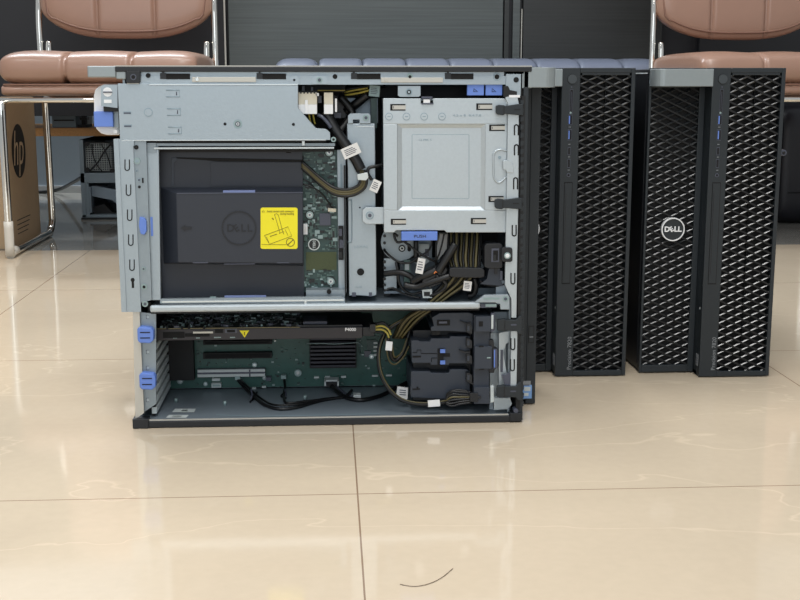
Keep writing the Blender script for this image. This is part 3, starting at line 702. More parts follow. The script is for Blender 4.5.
# ---------------- steel column
q=MB(); q.poly([(347,123.5),(375,123.5),(376.5,295),(372,296.5),(358,295.5),(352,295.5),(349,296)],20,110,STEEL)
col=P_(q,'drive_channel',bev=.0008)
q=MB(); q.poly([(348,123.5),(348,115.5),(350.5,113.5),(369,113.5),(370.5,115.5),(370.5,123.5),(359.5,123.5),(359.5,119.6),(353,119.6),(353,123.5)],18,24,STEEL); q.disc(366,117.8,3.2,17,20,COMPL); q.disc(366,117.8,1.6,16.6,20,CHIP); P_(q,'top_bracket',col,bev=.0003)
q=MB(); q.pt([(347.5,200,19.6),(350.5,200,19.6),(351.7,203,19.6),(351.7,239,19.6),(350.3,242,19.6),(347.5,242,19.6)],.6,INKF,sub=2,n=5)
q.disc(360.6,272,3.6,19,22,HOLE); q.disc(359.8,207.6,.8,19.6,22,HOLE); q.b(356,126,374,127,19.6,22,SBRT); q.b(352,292.5,356,296.5,19,21,CHIP); q.b(369,292.5,372,296.5,19,21,CHIP)
P_(q,'marks',col)
q=MB(); q.ptext('L-3-M-F-2',361,247,19.7,3.4,INKF); q.ptext('Au-02',358.6,287,19.7,2.6,INKF); P_(q,'stamped_lettering',col)
q=MB(); q.poly([(386,207.3),(366,207.3),(362.5,210),(362.5,221),(366,224),(386,224)],12,15,STEELC); tb=P_(q,'cage_tab',bev=.0005)
q=MB(); q.disc(369.8,215.5,4.1,11.4,13,INKF); q.disc(369.8,215.5,3.2,10.8,13,STEEL); q.disc(369.8,215.5,1.8,10.4,13,CHIP); P_(q,'screw',tb)
# ---------------- processor module tray
q=MB(); q.poly([(145,150),(158.5,150),(160.5,300),(151.5,300)],8,16,STEEL); q.poly([(143,143.3),(335,143.3),(335,146),(158,146),(158,150),(144,150)],9,14,STEELD); q.b(154,147.2,334,148.9,6,14,SBRT); q.b(143,141,326,142.6,10,16,DARK); q.b(158.6,149.5,334,152,26,30,DARK)
q.b(302,141.2,304.6,145.5,4,10,SBRT); q.b(146,143,156,153,7,10,STEELD); q.b(156,150,159.5,300,20,24,DARK)
q.b(338,150,346,292,30,36,STEEL); q.b(335.5,150,338,292,42,46,STEELD); q.b(340.5,164,342,193,28.8,31,INKF); q.b(344.4,166,345.8,294,14,60,DARK)
q.poly([(160,299),(341,296.5),(345,298),(345,303.2),(160,303.5)],6,12,STEELD); q.b(162,300.2,344,301.8,4.5,8,SBRT)
q.b(306,290,345,297,16,34,STEELD)
tray=P_(q,'module_tray')
q=MB(); q.b(150.6,217,152.9,236,7.4,9,BLUE); P_(q,'blue_mark',tray)
q=MB(); q.b(224.5,295.6,266,297.4,9.5,12,BLUEG); P_(q,'blue_mark',tray)
q=MB()
for x in (213,305): q.b(x-3,296.8,x+3,299.2,9,12,COMPL)
q.disc(329,292,2.2,12,18,HOLE); q.b(304.5,301,306.5,306,3,8,SBRT); P_(q,'tray_marks',tray)
q=MB(); q.b(338.5,226,343.5,260,27,31,DARK); q.b(339,229,342,236,25,31,CHIP); q.b(339.5,240,343.5,248,25,31,CHIP); q.b(339,252,342,258,25,31,COMPD); P_(q,'side_connector',tray)
# shroud
q=MB()
q.b(159.5,150.6,303.2,299,30,60,SHRD)
sd=P_(q,'processor_duct',label='dark grey plastic air duct over the processor')
q=MB()
a=[at(160.5,187.3,N+.030),at(303,187.0,N+.030),at(303,266,N+.030),at(163.5,263.5,N+.030)]
b_=[at(176.3,193,N+.010),at(303,193,N+.010),at(303,263.4,N+.010),at(178.3,262.5,N+.010)]
q.add(a+b_,[(4,7,6,5),(0,4,5,1),(1,5,6,2),(2,6,7,3),(3,7,4,0),(0,1,2,3)],SHRD)
P_(q,'duct_hood',sd,bev=.0008)
q=MB(); q.b(177,192.6,303,193.4,9.4,12,CHIP); q.b(223,190.5,255,192.8,10,16,BLUEG); q.b(193,262.2,208,263.2,9.4,12,CHIP); q.b(224,263.6,255,264.4,10,12,CHIP); q.b(277,262.4,289,263.2,9.4,12,CHIP)  # long grey line paints the hood's edge highlight; the blue piece is a tab
P_(q,'tab_and_highlights',sd)
q=MB(); q.poly([(176,157.3),(303,159.7),(303,162),(217,161.5),(206,160.3),(178,158.6)],29.2,31,HOLE); q.poly([(171.5,158),(176,157.5),(178,159.5),(174,163),(174,186),(171.8,186)],29.0,31,FANP); q.poly([(210,162),(303,162.3),(303,186),(211,186)],29.0,31,SHRD); q.poly([(286,150.5),(291,150.5),(291,153),(286,153)],28,31,HOLE); q.poly([(302.4,156,),(303.4,156),(303.4,162),(302.4,162)],28,31,HOLE); P_(q,'duct_groove',sd,bev=.0003)
EMB=mat('moulded duct lettering',(24,27,34),.5)
q=MB(); q.disc(239,228.2,17.4,9.3,11,EMB,44,rin=15.9); q.ptext('D',230.5,228.4,9.6,10.5,EMB,bold=.0002); q.ptext('E',236.4,228.4,9.6,10,EMB,rot=math.radians(30),bold=.0002); q.ptext('L',243.3,228.4,9.6,10.5,EMB,bold=.0002); q.ptext('L',249.6,228.4,9.6,10.5,EMB,bold=.0002)
P_(q,'emblem',sd)
q=MB(); q.poly([(180.5,228),(185.5,224.6),(185.5,226.6),(192,226.6),(192,229.6),(185.5,229.6),(185.5,231.6)],9.4,11,EMB); P_(q,'arrow_mark',sd)
# yellow label
def rr(x0,y0,x1,y1,r,n=4):
    out=[]
    for cx_,cy_,a0 in ((x1-r,y0+r,-90),(x1-r,y1-r,0),(x0+r,y1-r,90),(x0+r,y0+r,180)):
        for k in range(n+1):
            a=math.radians(a0+90*k/n); out.append((cx_+r*math.cos(a),cy_+r*math.sin(a)))
    return out
q=MB(); q.poly(rr(260.6,207.6,297.6,248.9,2),9.5,10.4,YEL)
q.ptext('Avoid contact with connector',280.5,211.3,9.3,2.7,YINK,sx=.83); q.ptext('during handling',287,213.8,9.3,2.7,YINK,sx=.83)
q.pt([(262,212,9.4),(263.3,209.8,9.4),(264.6,212,9.4),(262,212,9.4)],.2,YINK,sub=1,n=4)
ln=lambda pts,r=.22: q.pt([(x,y,9.4) for x,y in pts],r,YINK,sub=1,n=4)
ln([(264.5,235.5),(288,226.8),(291.8,236),(269.5,244.3),(264.5,235.5)],.25)
ln([(274.5,214.5),(276.5,213.5),(278.3,215),(282.5,231),(284,234.5)],.25); ln([(274.5,214.5),(280,233)],.25); ln([(279,233.5),(284,231.5)])
ln([(285,229.5),(288,235.5)]); ln([(266.5,237),(269,243)]); ln([(270,236.5),(277,234)],.35); ln([(272,218),(273.6,219.5)],.5)
ln([(261.5,244.6),(286,244.6)],.2)
q.disc(290.4,242.3,4.4,9.2,10,YINK,24,rin=3.7); ln([(287.5,245),(293.5,239.5)],.45)
P_(q,'warning_label',sd,label='yellow warning label')
# ---------------- riser board with its components
q=MB(); q.b(303,150,337.5,292,34,36,PCBR); rb=P_(q,'riser_board')
q=MB(); R=random.Random(3)
for i in range(430):
    x=R.uniform(304,335.5); y=R.uniform(153,290)
    if 250<y<270 or (319<x<332 and 213<y<226) or math.hypot(x-314,y-244.5)<7: continue
    w=R.choice((.7,1,1.4,2.4)); h=R.choice((.6,.9,1.3,2.2)); m=R.choice((COMPL,COMPD,COMPD,COMPG,COMPG,COMPG)); q.b(x-w,y-h*.8,x+w,y+h*.8,R.uniform(31.5,33.4),34.2,m)
P_(q,'circuit_components',rb,kind='stuff')
q=MB(); q.b(319.5,213.5,330.8,225.5,32,34,CHIP); P_(q,'chip',rb,bev=.0003)
q=MB(); q.b(306,252,336.5,270,33.2,34,GOLDH); P_(q,'contact_field',rb)
q=MB(); q.b(303.5,224,307.5,234.5,30,34,WHITE); q.b(304.6,227,306.4,232,29.6,31,LBL); P_(q,'white_connector',rb)
q=MB(); q.b(331.4,228,335.6,246,32.6,34,COMPG); q.b(332.4,229,334.6,245,32.2,34,COMPD); P_(q,'slot_connector',rb)
for x,y in ((329.2,152.5),(309.7,215),(330.8,281.5)):
    q=MB(); q.disc(x,y,4.8,32.5,34,COMPD); q.disc(x,y,3.7,31,34,COMPL); q.disc(x,y,2.2,30.5,32,SBRT); q.disc(x,y,1,30.2,32,CHIP); P_(q,'screw',rb)
q=MB(); q.disc(314,244.5,5.9,33,34,SLOTL,28,rin=4.9); q.disc(314,244.5,4.9,33.3,34,COMPD,28); q.ptext('DELL',314,244.5,32.9,3.6,SLOTL,rot=-PI/2,bold=.0001); P_(q,'emblem',rb)
# ---------------- drive cage cover
q=MB(); q.poly([(383,98.3),(421,98.3),(421,103.8),(433,103.8),(433,98.3),(507.5,98.3),(507.3,124.2),(383.2,124.2)],5,8,STEELC)
q.poly([(383.2,124.2),(397.6,124.2),(397.8,210.3),(383.8,210.3)],5,8,STEELC); q.poly([(485.2,124.2),(507.3,124.2),(506.3,210.3),(484.6,210.3)],5,8,STEELC)
q.poly([(383.8,210.3),(506.3,210.3),(506,232.5),(446.5,232.5),(444.5,230.4),(396,230.4),(394,232.5),(384,232.5)],5,8,STEELC)
A_=[at(*p,N+.005) for p in ((397.6,124.2),(485.2,124.2),(484.6,210.3),(397.8,210.3))]; B_=[at(*p,N+.0074) for p in ((402,128),(480.8,128),(480.4,206.5),(402.2,206.5))]
q.add(A_+B_,[(0,1,5,4),(1,2,6,5),(2,3,7,6),(3,0,4,7),(4,5,6,7)],STEELC)
q.b(384,99,387,232,8,90,STEELD); q.b(503,99,505.5,232,8,90,STEELD); q.b(384,99,505,101,10,90,STEELD); q.b(384,227,505,230,10,90,STEELD); q.b(384,99,505,230,86,90,STEELD)
dc=P_(q,'drive_cage',bev=.0007)
q=MB(); q.b(421.5,96.5,432.5,98.6,3,8,CHIP); q.b(423.5,99.5,430,103.4,3.6,6,WHITE); q.b(421.5,103,433.5,104.4,3,6,CHIP)
q.b(506,98,508.5,104.5,3.5,6,SBRT)
P_(q,'top_catch',dc)
q=MB()
def rring(x0,y0,x1,y1,r,w,d,m):
    P=[at(x,y,N+d/1000) for x,y in rr(x0,y0,x1,y1,r)]; q.tube(P,w/F*1.4,m,closed=True,sub=1,n=8)
rring(412,134.5,469,198.5,1,.3,7.5,INKF)
P_(q,'pressed_outline',dc)
q=MB()
for x0,y0,x1,y1 in ((390.3,104,405.5,110.6),(476.3,103.4,492.2,110),(489.2,124.6,504.8,131),(390.8,218.8,406,224.8),(470.8,218,486,224.2),(488.5,196,503.5,202)):
    q=MB(); q.b(x0,y0,x1,y1,4.6,6,HOLE); q.b(x0+2.2,y0+1.4,x1+.3,y1-1.2,4.2,6,SBEI); q.b(x0+3,y0+2,x0+3.6,y1-2,4,6,CHIP); P_(q,'slot_tab',dc)
q=MB()
for x in (389,406.5,424.2,442): q=MB(); q.disc(x,116.6,3.8,4.5,6,INKF); q.disc(x,116.6,3.1,4.1,6,STEELC); q.b(x-1.6,116.1,x+1.6,117,3.9,6,INKF); P_(q,'stamped_circle',dc)
q=MB()
q.ptext('4.2 x 8  8.4.7.8',467,115.5,4.8,3,INKF,sx=1.6); q.ptext('12 MK 5',425,140,7.2,3,INKF,sx=1.3)
P_(q,'stamped_lettering',dc)
q=MB(); q.pt([(507,151,5),(500,149.5,4.2),(495,152,4.2),(493.5,157,4.2),(493.6,175,4.2),(496,181,4.2),(500,182.3,4.2),(505,178,4.4),(507,176,5)],1.0,STEELC,n=8); q.disc(499.7,157.5,1.6,4,5,INKF); P_(q,'pull_loop',dc)
q=MB(); q.poly([(503,161),(507,160),(511.5,161.5),(514,166),(513.5,173),(507,172.5),(506,170),(503.5,169.5),(503,165)],-1,3,STEELC); P_(q,'striker',dc,bev=.0005)
# front flange
q=MB(); q.poly([(505.5,98.5),(505.5,94),(517,94),(517.5,96),(519,104),(518.5,200),(517.3,255),(516.5,318),(511.5,318),(511.3,299),(505,285),(506,232),(507.3,160),(508,104)],0,5,STEELC)
q.b(505.8,74,521,96,1,6,STEEL)
q.poly([(511,331),(518,331),(517,386),(510.5,386)],0,5,STEELC)
q.poly([(517.4,88),(522,88),(521,414),(516.5,414)],3,10,DARK)
ff=P_(q,'front_flange',bev=.0005)
q=MB(); q.b(522.3,73.5,531.8,88,1,12,SILV); P_(q,'handle_bracket')
q=MB(); q.disc(516.2,79.8,2.7,.4,4,HOLE); P_(q,'screw_hole',ff)
for x_,y_,h_,u_ in ((516.8,130,10.5,1),(516.8,150,10.5,1),(516,183.5,11.5,1),(514.6,230.5,11,0),(513.3,278.5,11,0),(513.2,344,11.5,0),(512.8,365,11.5,0)):
    q=MB(); uslot(q,x_-.4,y_,3.8,h_,-.1,bool(u_),t=1.5); P_(q,'vent_slot',ff)

q=MB(); q.poly([(503.5,86),(508,86),(510,90),(517,91.5),(517,95),(506,97),(503.5,97)],-.2,1,DARK); q.b(509,95,520,97.5,-.5,4,WHITE); P_(q,'flange_gap',ff)
for y,xa in ((105,496.2),(199,495)):
    q=MB(); q.poly([(xa,y+1),(xa+3,y-.2),(xa+8,y+.3),(xa+9,y+1),(xa+22,y-1),(xa+27,y-.8),(xa+27,y+10.5),(xa+23,y+10.2),(xa+9,y+9),(xa+7,y+10.4),(xa+1.5,y+9.7),(xa,y+8)],-4,2,BEZ)
    l=P_(q,'bezel_clip',bev=.0006); q=MB(); q.b(xa+7.4,y+1.5,xa+8.2,y+8.8,-4.4,-3,DARK); q.b(xa+18,y+4,xa+24,y+4.8,-4.4,-3,DARK); P_(q,'groove',l)
for y,xa in ((320,497.5),(386.5,497)):
    q=MB(); q.poly([(xa,y),(xa+8,y-1),(xa+9,y),(xa+19,y),(xa+22,y-4),(xa+24.5,y-4),(xa+24.5,y+14),(xa+21,y+14),(xa+19,y+11),(xa+9,y+10.5),(xa+8,y+11.3),(xa,y+10.8)],-4,2,BEZ)
    l=P_(q,'bezel_clip',bev=.0006); q=MB(); q.b(xa+7,y+.5,xa+7.8,y+10.4,-4.4,-3,DARK); q.b(xa+13.5,y+4.2,xa+19,y+5.6,-4.4,-3,CHIP); P_(q,'groove',l)
# comb on inner bezel edge
q=MB()
y=100
while y<408:
    q.poly([(520.6,y),(524.0,y+.4),(523.6,y+4.4),(520.4,y+5.6)],-1,10,BEZ); y+=8.15
q.b(518.8,96,522.4,410,-.4,3,DARK)
P_(q,'bezel_teeth')

# front inner wall
q=MB(); q.box3(at(508,300,N+.02).x,at(508,300,N+.02).x+.002,N+.01,N+.15,zf,.41,STEEL); P_(q,'front_wall')
# intrusion switch
q=MB(); q.poly([(484.5,246),(487,243.6),(500,243.4),(502.5,245),(502.5,267.5),(499.5,268.5),(489,268.5),(484.5,267)],4,26,BLACK); 
isw=P_(q,'intrusion_switch',bev=.0006)
q=MB(); q.b(491.5,248.5,499,262,3,8,CHIP); q.b(493.2,250.5,498,260.5,2.6,6,HOLE); q.b(493.5,255,496,261,2.2,6,COMPD); P_(q,'opening',isw)
q=MB(); q.poly(rr(501.5,247.5,512.6,262,2.5),-3,5,BLACK); q.disc(507.5,255.8,3.4,-3.6,0,COMPL); q.disc(507.5,255.8,2.2,-4,0,WHITE); P_(q,'screw_tab',isw,bev=.0006)
q=MB(); q.poly([(489,268.5),(500,268.5),(500,277),(503,286),(480,284),(487,279)],10,40,FANP); q.b(494.5,264,497.5,274,8,12,BLACK); q.b(500,271,502.5,280,8,20,CHIP); q.pt([(480,281,12),(486,284.5,12),(496,286,12),(505,284,12)],.9,DARK); P_(q,'switch_base',isw)
# ---------------- mid shelf
q=MB(); xa=at(150,305,N).x; xb=at(508,305,N).x
q.box3(xa,xb,N+.004,N+.148,ZS-.0035,ZS-.002,PANST); q.box3(at(480,305,N).x,xb,N+.06,N+.148,ZS-.002,ZS+.006,PANST)
shf=P_(q,'middle_shelf')
q=MB(); q.box3(at(149.5,305,N).x,at(480.5,305,N).x,N-.0005,N+.006,at(300,311,N).z,ZS,STEELC); P_(q,'front_lip',shf,bev=.0024)
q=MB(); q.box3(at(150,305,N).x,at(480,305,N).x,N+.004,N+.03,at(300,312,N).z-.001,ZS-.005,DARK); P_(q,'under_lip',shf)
q=MB(); q.poly([(474.5,302.5),(484.5,295),(508,294.5),(509.5,297),(509.5,309.6),(500.5,309.6),(500,303.8),(495,302.5)],-1,4,STEEL); bk=P_(q,'shelf_bracket',shf,bev=.0005)
q=MB(); q.b(483.5,297.6,499.5,299.6,-1.3,0,COMPL); q.disc(505.6,299,3,-1.8,0,COMPL); q.disc(505.6,299,1.6,-2.2,0,CHIP); q.b(496,280.5,508,295,12,18,PANST); P_(q,'bracket_marks',shf)
q=MB(); q.b(480.5,303.6,496.5,307.8,2,6,CHIP); q.b(485.5,304,496.5,306.8,1,5,COMPL); P_(q,'rod_end',shf)
# ---------------- mainboard
MBD=148
q=MB(); Y=N+.146; za=zf+.0005; xa=at(163,380,Y).x; xb=at(480,380,Y).x
q.box3(xa,xb,Y,Y+.0016,za,ZS-.006,PCB); mb=P_(q,'mainboard')
q=MB(); q.b(166,338,193.5,380.5,130,145,DARK); P_(q,'rear_port_block')
q=MB(); R=random.Random(9)
for i in range(260):
    x=R.uniform(196,410); y=R.uniform(322,394)
    if 306<x<360 and 330<y<372: continue
    w=R.choice((.5,.8,1.2)); m=R.choice((COMPL,COMPD,COMPG,COMPG,PCBR,PCBR,COMPG)); q.b(x-w,y-w*.6,x+w,y+w*.6,143.8,146,m)
for x0,x1,y in ((252,256,388.5),(262,266,387),(314,319,377.5),(325,330,377.3),(341,346,377),(372,378,376),(386,392,375.5)): q.b(x0,y-.8,x1,y+.8,142,146,SLOTL)
for y in (343,347,351,355): q.b(373.5,y-1,377.5,y+1,142,146,SLOTL)
for x in (360,371,386): q.b(x,326,x+5,330,142,146,COMPL)
P_(q,'circuit_components',mb,kind='stuff')
for x0,x1,y0,y1,m,m2 in ((203,272,341,344.6,DARK,HOLE),(203,272,353,358.6,DARK,HOLE),(197.5,265,369.5,376.8,CHIP,SLOTL)):
    q=MB(); q.b(x0,y0,x1,y1,136,146,m)
    if m2 is SLOTL: q.b(x0,y0,x1,y0+2.6,135,138,SLOTL); q.b(x0,y1-2.7,x1,y1,135,138,SLOTL); q.b(249,y0,250.5,y1,134.6,138,CHIP)
    else: q.b(x0+2,y0+.8,x1-2,y1-.8,135.5,137,m2)
    P_(q,'expansion_slot',mb,label='pale expansion slot' if m2 is SLOTL else None)
for x,y,r in ((180,381,3.2),(205.5,384,2.2),(254.5,365,2.5),(264.5,378,2.2),(298,373,3.6),(239,379.5,2.2),(371.5,356.6,2.6),(275,341,1)):
    q=MB(); q.disc(x,y,r,141,146,COMPL); q.disc(x,y,r*.5,140.5,143,SBRT); P_(q,'screw',mb)
q=MB(); q.b(212,378.5,220,381,142,146,SLOTL); q.b(211.5,383.5,221,387.6,138,146,SLOTL); q.b(212.5,384.5,220,386.6,137.6,140,COMPL); P_(q,'header',mb)
q=MB(); q.b(367,340,376,350,143,146,PCBR); q.b(364.5,351,371,357,143,146,CHIP); P_(q,'chip',mb)
# heatsink
q=MB(); q.b(309.5,332,356.5,368,134,145,DARK); hs=P_(q,'heatsink')
for i in range(9):
    q=MB(); y=334+i*3.9; q.b(310.5,y,355.5,y+2.0,122,134,SINK); P_(q,'fin',hs)
q=MB(); q.pt([(306,343.6,120),(325,343.6,119),(332,344,119),(345,343.4,119),(358.6,342.6,120),(360,346,124),(360.5,354,140)],.55,COMPL,sub=2); P_(q,'retaining_clip',hs)
# ---------------- graphics card
Yg=N+.035; z1=at(250,327.2,Yg).z; z0=at(250,339.6,Yg).z; xa=at(154,333,Yg).x; xb=at(362.5,333,Yg).x; xc_=at(374.5,333,Yg).x
q=MB(); q.box3(xa,xb,Yg,Yg+.098,z0,z1-.0015,mat('graphite shroud',(50,48,52),.5,0,.05,120)); q.box3(xb,xc_,Yg+.002,Yg+.09,z0+.002,z1-.002,BLACK)
gp=P_(q,'graphics_card',bev=.0008,label='single-slot dark graphics card')
q=MB(); q.box3(xa,at(300,330,Yg).x,Yg+.001,Yg+.10,z1-.0015,z1-.0002,mat('dark board edge',(30,34,34),.4)); q.box3(xa,at(300,330,Yg).x,Yg+.0003,Yg+.001,z1-.0012,z1-.0004,mat('board edge tan',(120,110,76),.5)); q.box3(at(298,330,Yg).x,xb,Yg+.004,Yg+.098,z1-.0015,z1+.0006,BLACK); P_(q,'card_board',gp)
q=MB(); R=random.Random(5)
xg=at(304,330,Yg).x
for i in range(420):
    x=R.uniform(xa+.004,xg-.004); y=Yg+R.uniform(.002,.09); w=R.choice((.0006,.001,.0016,.003)); m=R.choice((COMPD,COMPD,CHIP,COMPL,BLACK,COMPG)); q.box3(x-w,x+w,y,y+w*1.4,z1-.0004,z1+R.uniform(.0004,.0022),m)
P_(q,'circuit_components',gp,kind='stuff')
q=MB(); q.box3(at(303,330,Yg).x,at(327,330,Yg).x,Yg+.012,Yg+.05,z1,z1+.0035,CHIP); P_(q,'backplate',gp)
q=MB(); q.b(163,332,184.5,338,34.2,36,HOLE); q.b(193,331.6,213,333.4,33.6,36,SBEI); q.b(185,333.4,209.5,336.6,34.2,36,HOLE); q.b(215,329.5,223,333,34.4,36,HOLE); q.b(225,328.8,237,333,34.2,36,CHIP); q.b(227,329.8,235,332.4,33.9,36,HOLE)
for x in (173,196): q.b(x,337.6,x+4,338.4,34.4,36,COMPL)
for x,w in ((214,7),(230,5)): q.b(x,337,x+w,337.9,34.4,36,COMPL)
for x in (166,181,188,203): q.b(x,326.4,x+2,329.2,33.8,36,HOLE)
P_(q,'connector_slots',gp)
q=MB(); q.poly([(239.6,330.6),(249.2,330.4),(244.6,337.6)],34.2,36,YEL); q.b(244.1,332,244.9,335.4,33.9,35,YINK); P_(q,'warning_triangle',gp)
q=MB(); q.ptext('P4000',350.5,329.6,34.4,4.4,WHITE,bold=.00022,sx=1.0); P_(q,'model_lettering',gp)
q=MB(); q.b(370,324.5,375.5,332,30,44,COMPD); P_(q,'power_socket',gp)
# ---------------- front fan holder
q=MB()
q.poly([(411,340.5),(419,340.5),(419,341.5),(430,341.5),(431,338.5),(449.5,338.5),(450,336.5),(470,336.5),(470,363.5),(449,363.5),(449,365),(431,365),(430,363),(412,363)],18,110,FANP)
q.poly([(411,371.5),(430,371.5),(431,373),(449,373),(450,369.5),(467,369.5),(470,372),(470,400),(411,397.5)],20,110,FANP)
q.poly([(432,317.5),(440,313),(468,312.5),(473,314),(473,329.5),(466,332),(449,331),(440,331),(431,331),(431,327),(434,326)],16,110,FANP)
q.b(413,330,475,400,40,110,BLACK)
fh=P_(q,'fan_holder',bev=.0008)
q=MB(); q.b(437,320,450,325.5,15,18,HOLE);  q.b(439,321.5,447,323.5,14.6,17,CHIP); q.b(412.5,355.8,421,357.5,17.4,20,HOLE); q.b(412.5,388.5,420,389.8,19.4,22,HOLE); q.disc(417.5,387.6,1,19.2,21,HOLE)
q.b(437.5,348.5,443.5,365,17.2,20,HOLE); q.b(440,353.4,450,356.8,16.8,20,HOLE); q.b(432,330.5,440,335,17,20,HOLE)
q.pt([(412.5,352.5,17.6),(417,352.5,17.6),(417,350,17.6),(421,350,17.6),(421,353.5,17.6),(437,353.5,17.6)],.35,HOLE,sub=1,n=4); q.pt([(431.5,362,17.6),(431.5,358,17.6),(437,358,17.6)],.35,HOLE,sub=1,n=4)
P_(q,'holder_slots',fh)
for y in (349.6,361): q=MB(); q.b(440.3,y,445.2,y+3.4,14,18,BLUE); P_(q,'blue_catch',fh)
for y,x in ((321,460),(350,459),(381,466)):
    q=MB(); q.poly([(x,y),(x+6,y+1.8),(x+11,y+1.4),(x+11,y+4.2),(x+8,y+4.5)],12,20,BLACK); P_(q,'rib',fh)
for y in (324,338.5,354,373):
    q=MB(); q.poly([(466.5,y),(469,y),(472,y+2.5),(472,y+10),(469,y+9),(466.5,y+8)],10,20,BLACK); q.b(467.4,y+2,469.5,y+7,9.4,12,FANP); P_(q,'clip',fh)
q=MB(); q.poly([(474,315),(490,315),(490,347),(492.5,347),(492.5,369),(489.5,369),(489,400),(473.5,400)],10,60,FANP); fc=P_(q,'fan_bracket',bev=.0006)
q=MB(); q.b(475.5,316.5,491,331.8,3,12,FANP); q.b(478.8,321.3,483,326.6,2.5,6,HOLE); q.poly([(491,313),(495,313),(495,330),(491,333)],4,10,CHIP); q.b(491.3,315,493.6,329,3,6,SLOTL); P_(q,'upper_catch',fc,bev=.0005)
q=MB(); q.b(474.5,346.7,492,369,4,12,FANP); q.b(486.8,357.2,490.8,358.6,3.6,6,COMPL); q.b(479,346,484,347.2,3.6,6,HOLE); q.b(479,368.8,484,370,3.6,6,HOLE); q.poly([(489,340),(493.5,340),(494.5,347),(498,349),(498,368),(495,369),(494,373),(489,373)],8,16,BLACK); q.poly([(493.2,349),(497.5,349.5),(497.5,368),(493.6,369)],4,10,CHIP); q.b(494,350,495.2,367.6,3.4,6,BLUE); P_(q,'middle_catch',fc,bev=.0005)
q=MB(); q.b(474,387.5,489.5,404,4,14,FANP); q.poly([(470,393),(478,393),(478,396),(481,396),(481,398.5),(478,398.5),(478,402),(470,402)],2,8,BLACK); q.poly([(490.5,386),(494,386),(494,402),(490.5,403)],5,10,SLOTL); P_(q,'lower_catch',fc,bev=.0005)
# light front wall pieces lower right
q=MB(); q.b(490,333,511,410,30,34,STEELC); q.poly([(499,333),(511,331),(511,340),(506,344),(503,352),(507,375),(511,380),(511,386),(499,386)],12,16,STEELC); q.poly([(494,398),(510,398),(512,404),(508,409),(494,410)],8,16,STEEL); q.b(492,312,510,333,26,32,PANST); q.b(500.5,350,503,372,11,13,CHIP)
q.poly([(502,376),(513,372),(517,378),(512,386),(505,385)],2,8,CHIP)
P_(q,'front_bracket')
# ---------------- cables
def cable(name,paths,label=None,par=None,**k):
    q=MB()
    for pts,r,m in paths: q.pt(pts,r*(.75 if m is WIREY and r<.8 else 1),m,**k)
    return P_(q,name,par,label=label)
def tagp(par,cx_,cy_,w,h,rot,d,m=LBL,marks=True,name='cable_label'):
    q=MB(); ca,sa=math.cos(rot),math.sin(rot)
    f=lambda u,v:(cx_+u*ca-v*sa, cy_+u*sa+v*ca)
    q.poly([f(-w/2,-h/2),f(w/2,-h/2),f(w/2,h/2),f(-w/2,h/2)],d,d+1.2,m)
    if marks:
        for v in (-.28,-.12,.04,.2): q.poly([f(-w*.36,h*v),f(w*(.34-abs(v)*.6),h*v),f(w*(.34-abs(v)*.6),h*(v+.06)),f(-w*.36,h*(v+.06))],d-.2,d+.5,CHIP)
    return P_(q,name,par)
# supply cable, sleeved
q=MB()
q.pt([(326,112,22),(330,120,20),(338,134,16),(348,148,12),(356,160,10),(361,170,9)],5.2,WIREK,n=10)
q.pt([(300,113,26),(308,121,26),(318,130,26),(326,137,28)],2.4,WIREK); q.pt([(340,96,40),(352,112,34),(347,122,30),(339,132,26)],4.0,WIREK)
sc=P_(q,'supply_cable')
for off_,m in ((-3.2,WIREK),(-1.2,WIREO),(1.0,WIREO),(3,WIREK)):
    q=MB(); o_=off_
    q.pt([(361+o_,170,9),(363.5+o_,178,8),(362+o_*.9,186+o_*.5,8),(354+o_*.3,191.5+o_,9),(343,193+o_,10),(332,190+o_,14),(320,181+o_,20),(310,172+o_,26),(302,165+o_,29)],1.6,m); P_(q,'wire',sc)
q=MB(); q.poly([(357,174.5),(367.5,172.5),(368.5,177.5),(366,180.5),(358,180)],2,14,SLOTL); P_(q,'cable_clip',sc,bev=.0005)
tagp(sc,351,151,18,11,-.42,1.5)
for px in (301.5,309,313,331): 
    q=MB(); q.pt([(px,113,18),(px+.6,118,20),(px+2+(3 if px>320 else 0),124,22)],.9,WIREY if px!=301.5 else WIREK); P_(q,'wire',sc)
q=MB(); q.pt([(318,115,16),(322,117,14),(327,122,13),(331,128,13)],1.8,CHIP); P_(q,'grey_wire',sc)
c=cable('sensor_cable',[([(385,164,20),(377,166,14),(369,168,12),(368,174,11),(372,180,11)],1.7,WIREK)]); tagp(c,375.5,186,8.5,12,.42,6)
c=cable('front_cable',[([(345,95,45),(356,93.5,40),(368,90.5,36),(376,88,40)],1.1,WIREY),([(345,92,46),(356,90,42),(368,88,38)],1.0,WIREY),([(342,90,50),(372,86,44),(384,86,50)],2.4,WIREK),([(368,94,40),(356,104,44),(346,112,48)],4.5,WIREK)]); tagp(c,374.5,91,10.5,11,.1,30,COMPL)
cable('antenna_cable',[([(303,184,28),(312,187,26),(320,192,26),(327,200,28),(332,208,30)],.8,WIREK),([(303,179,29),(310,183,28),(316,190,28)],.6,WIREK)])
q=MB(); q.poly([(328,208),(336,209),(336,212),(328,211.5)],28,33,IVORY); P_(q,'antenna_plug',rb)
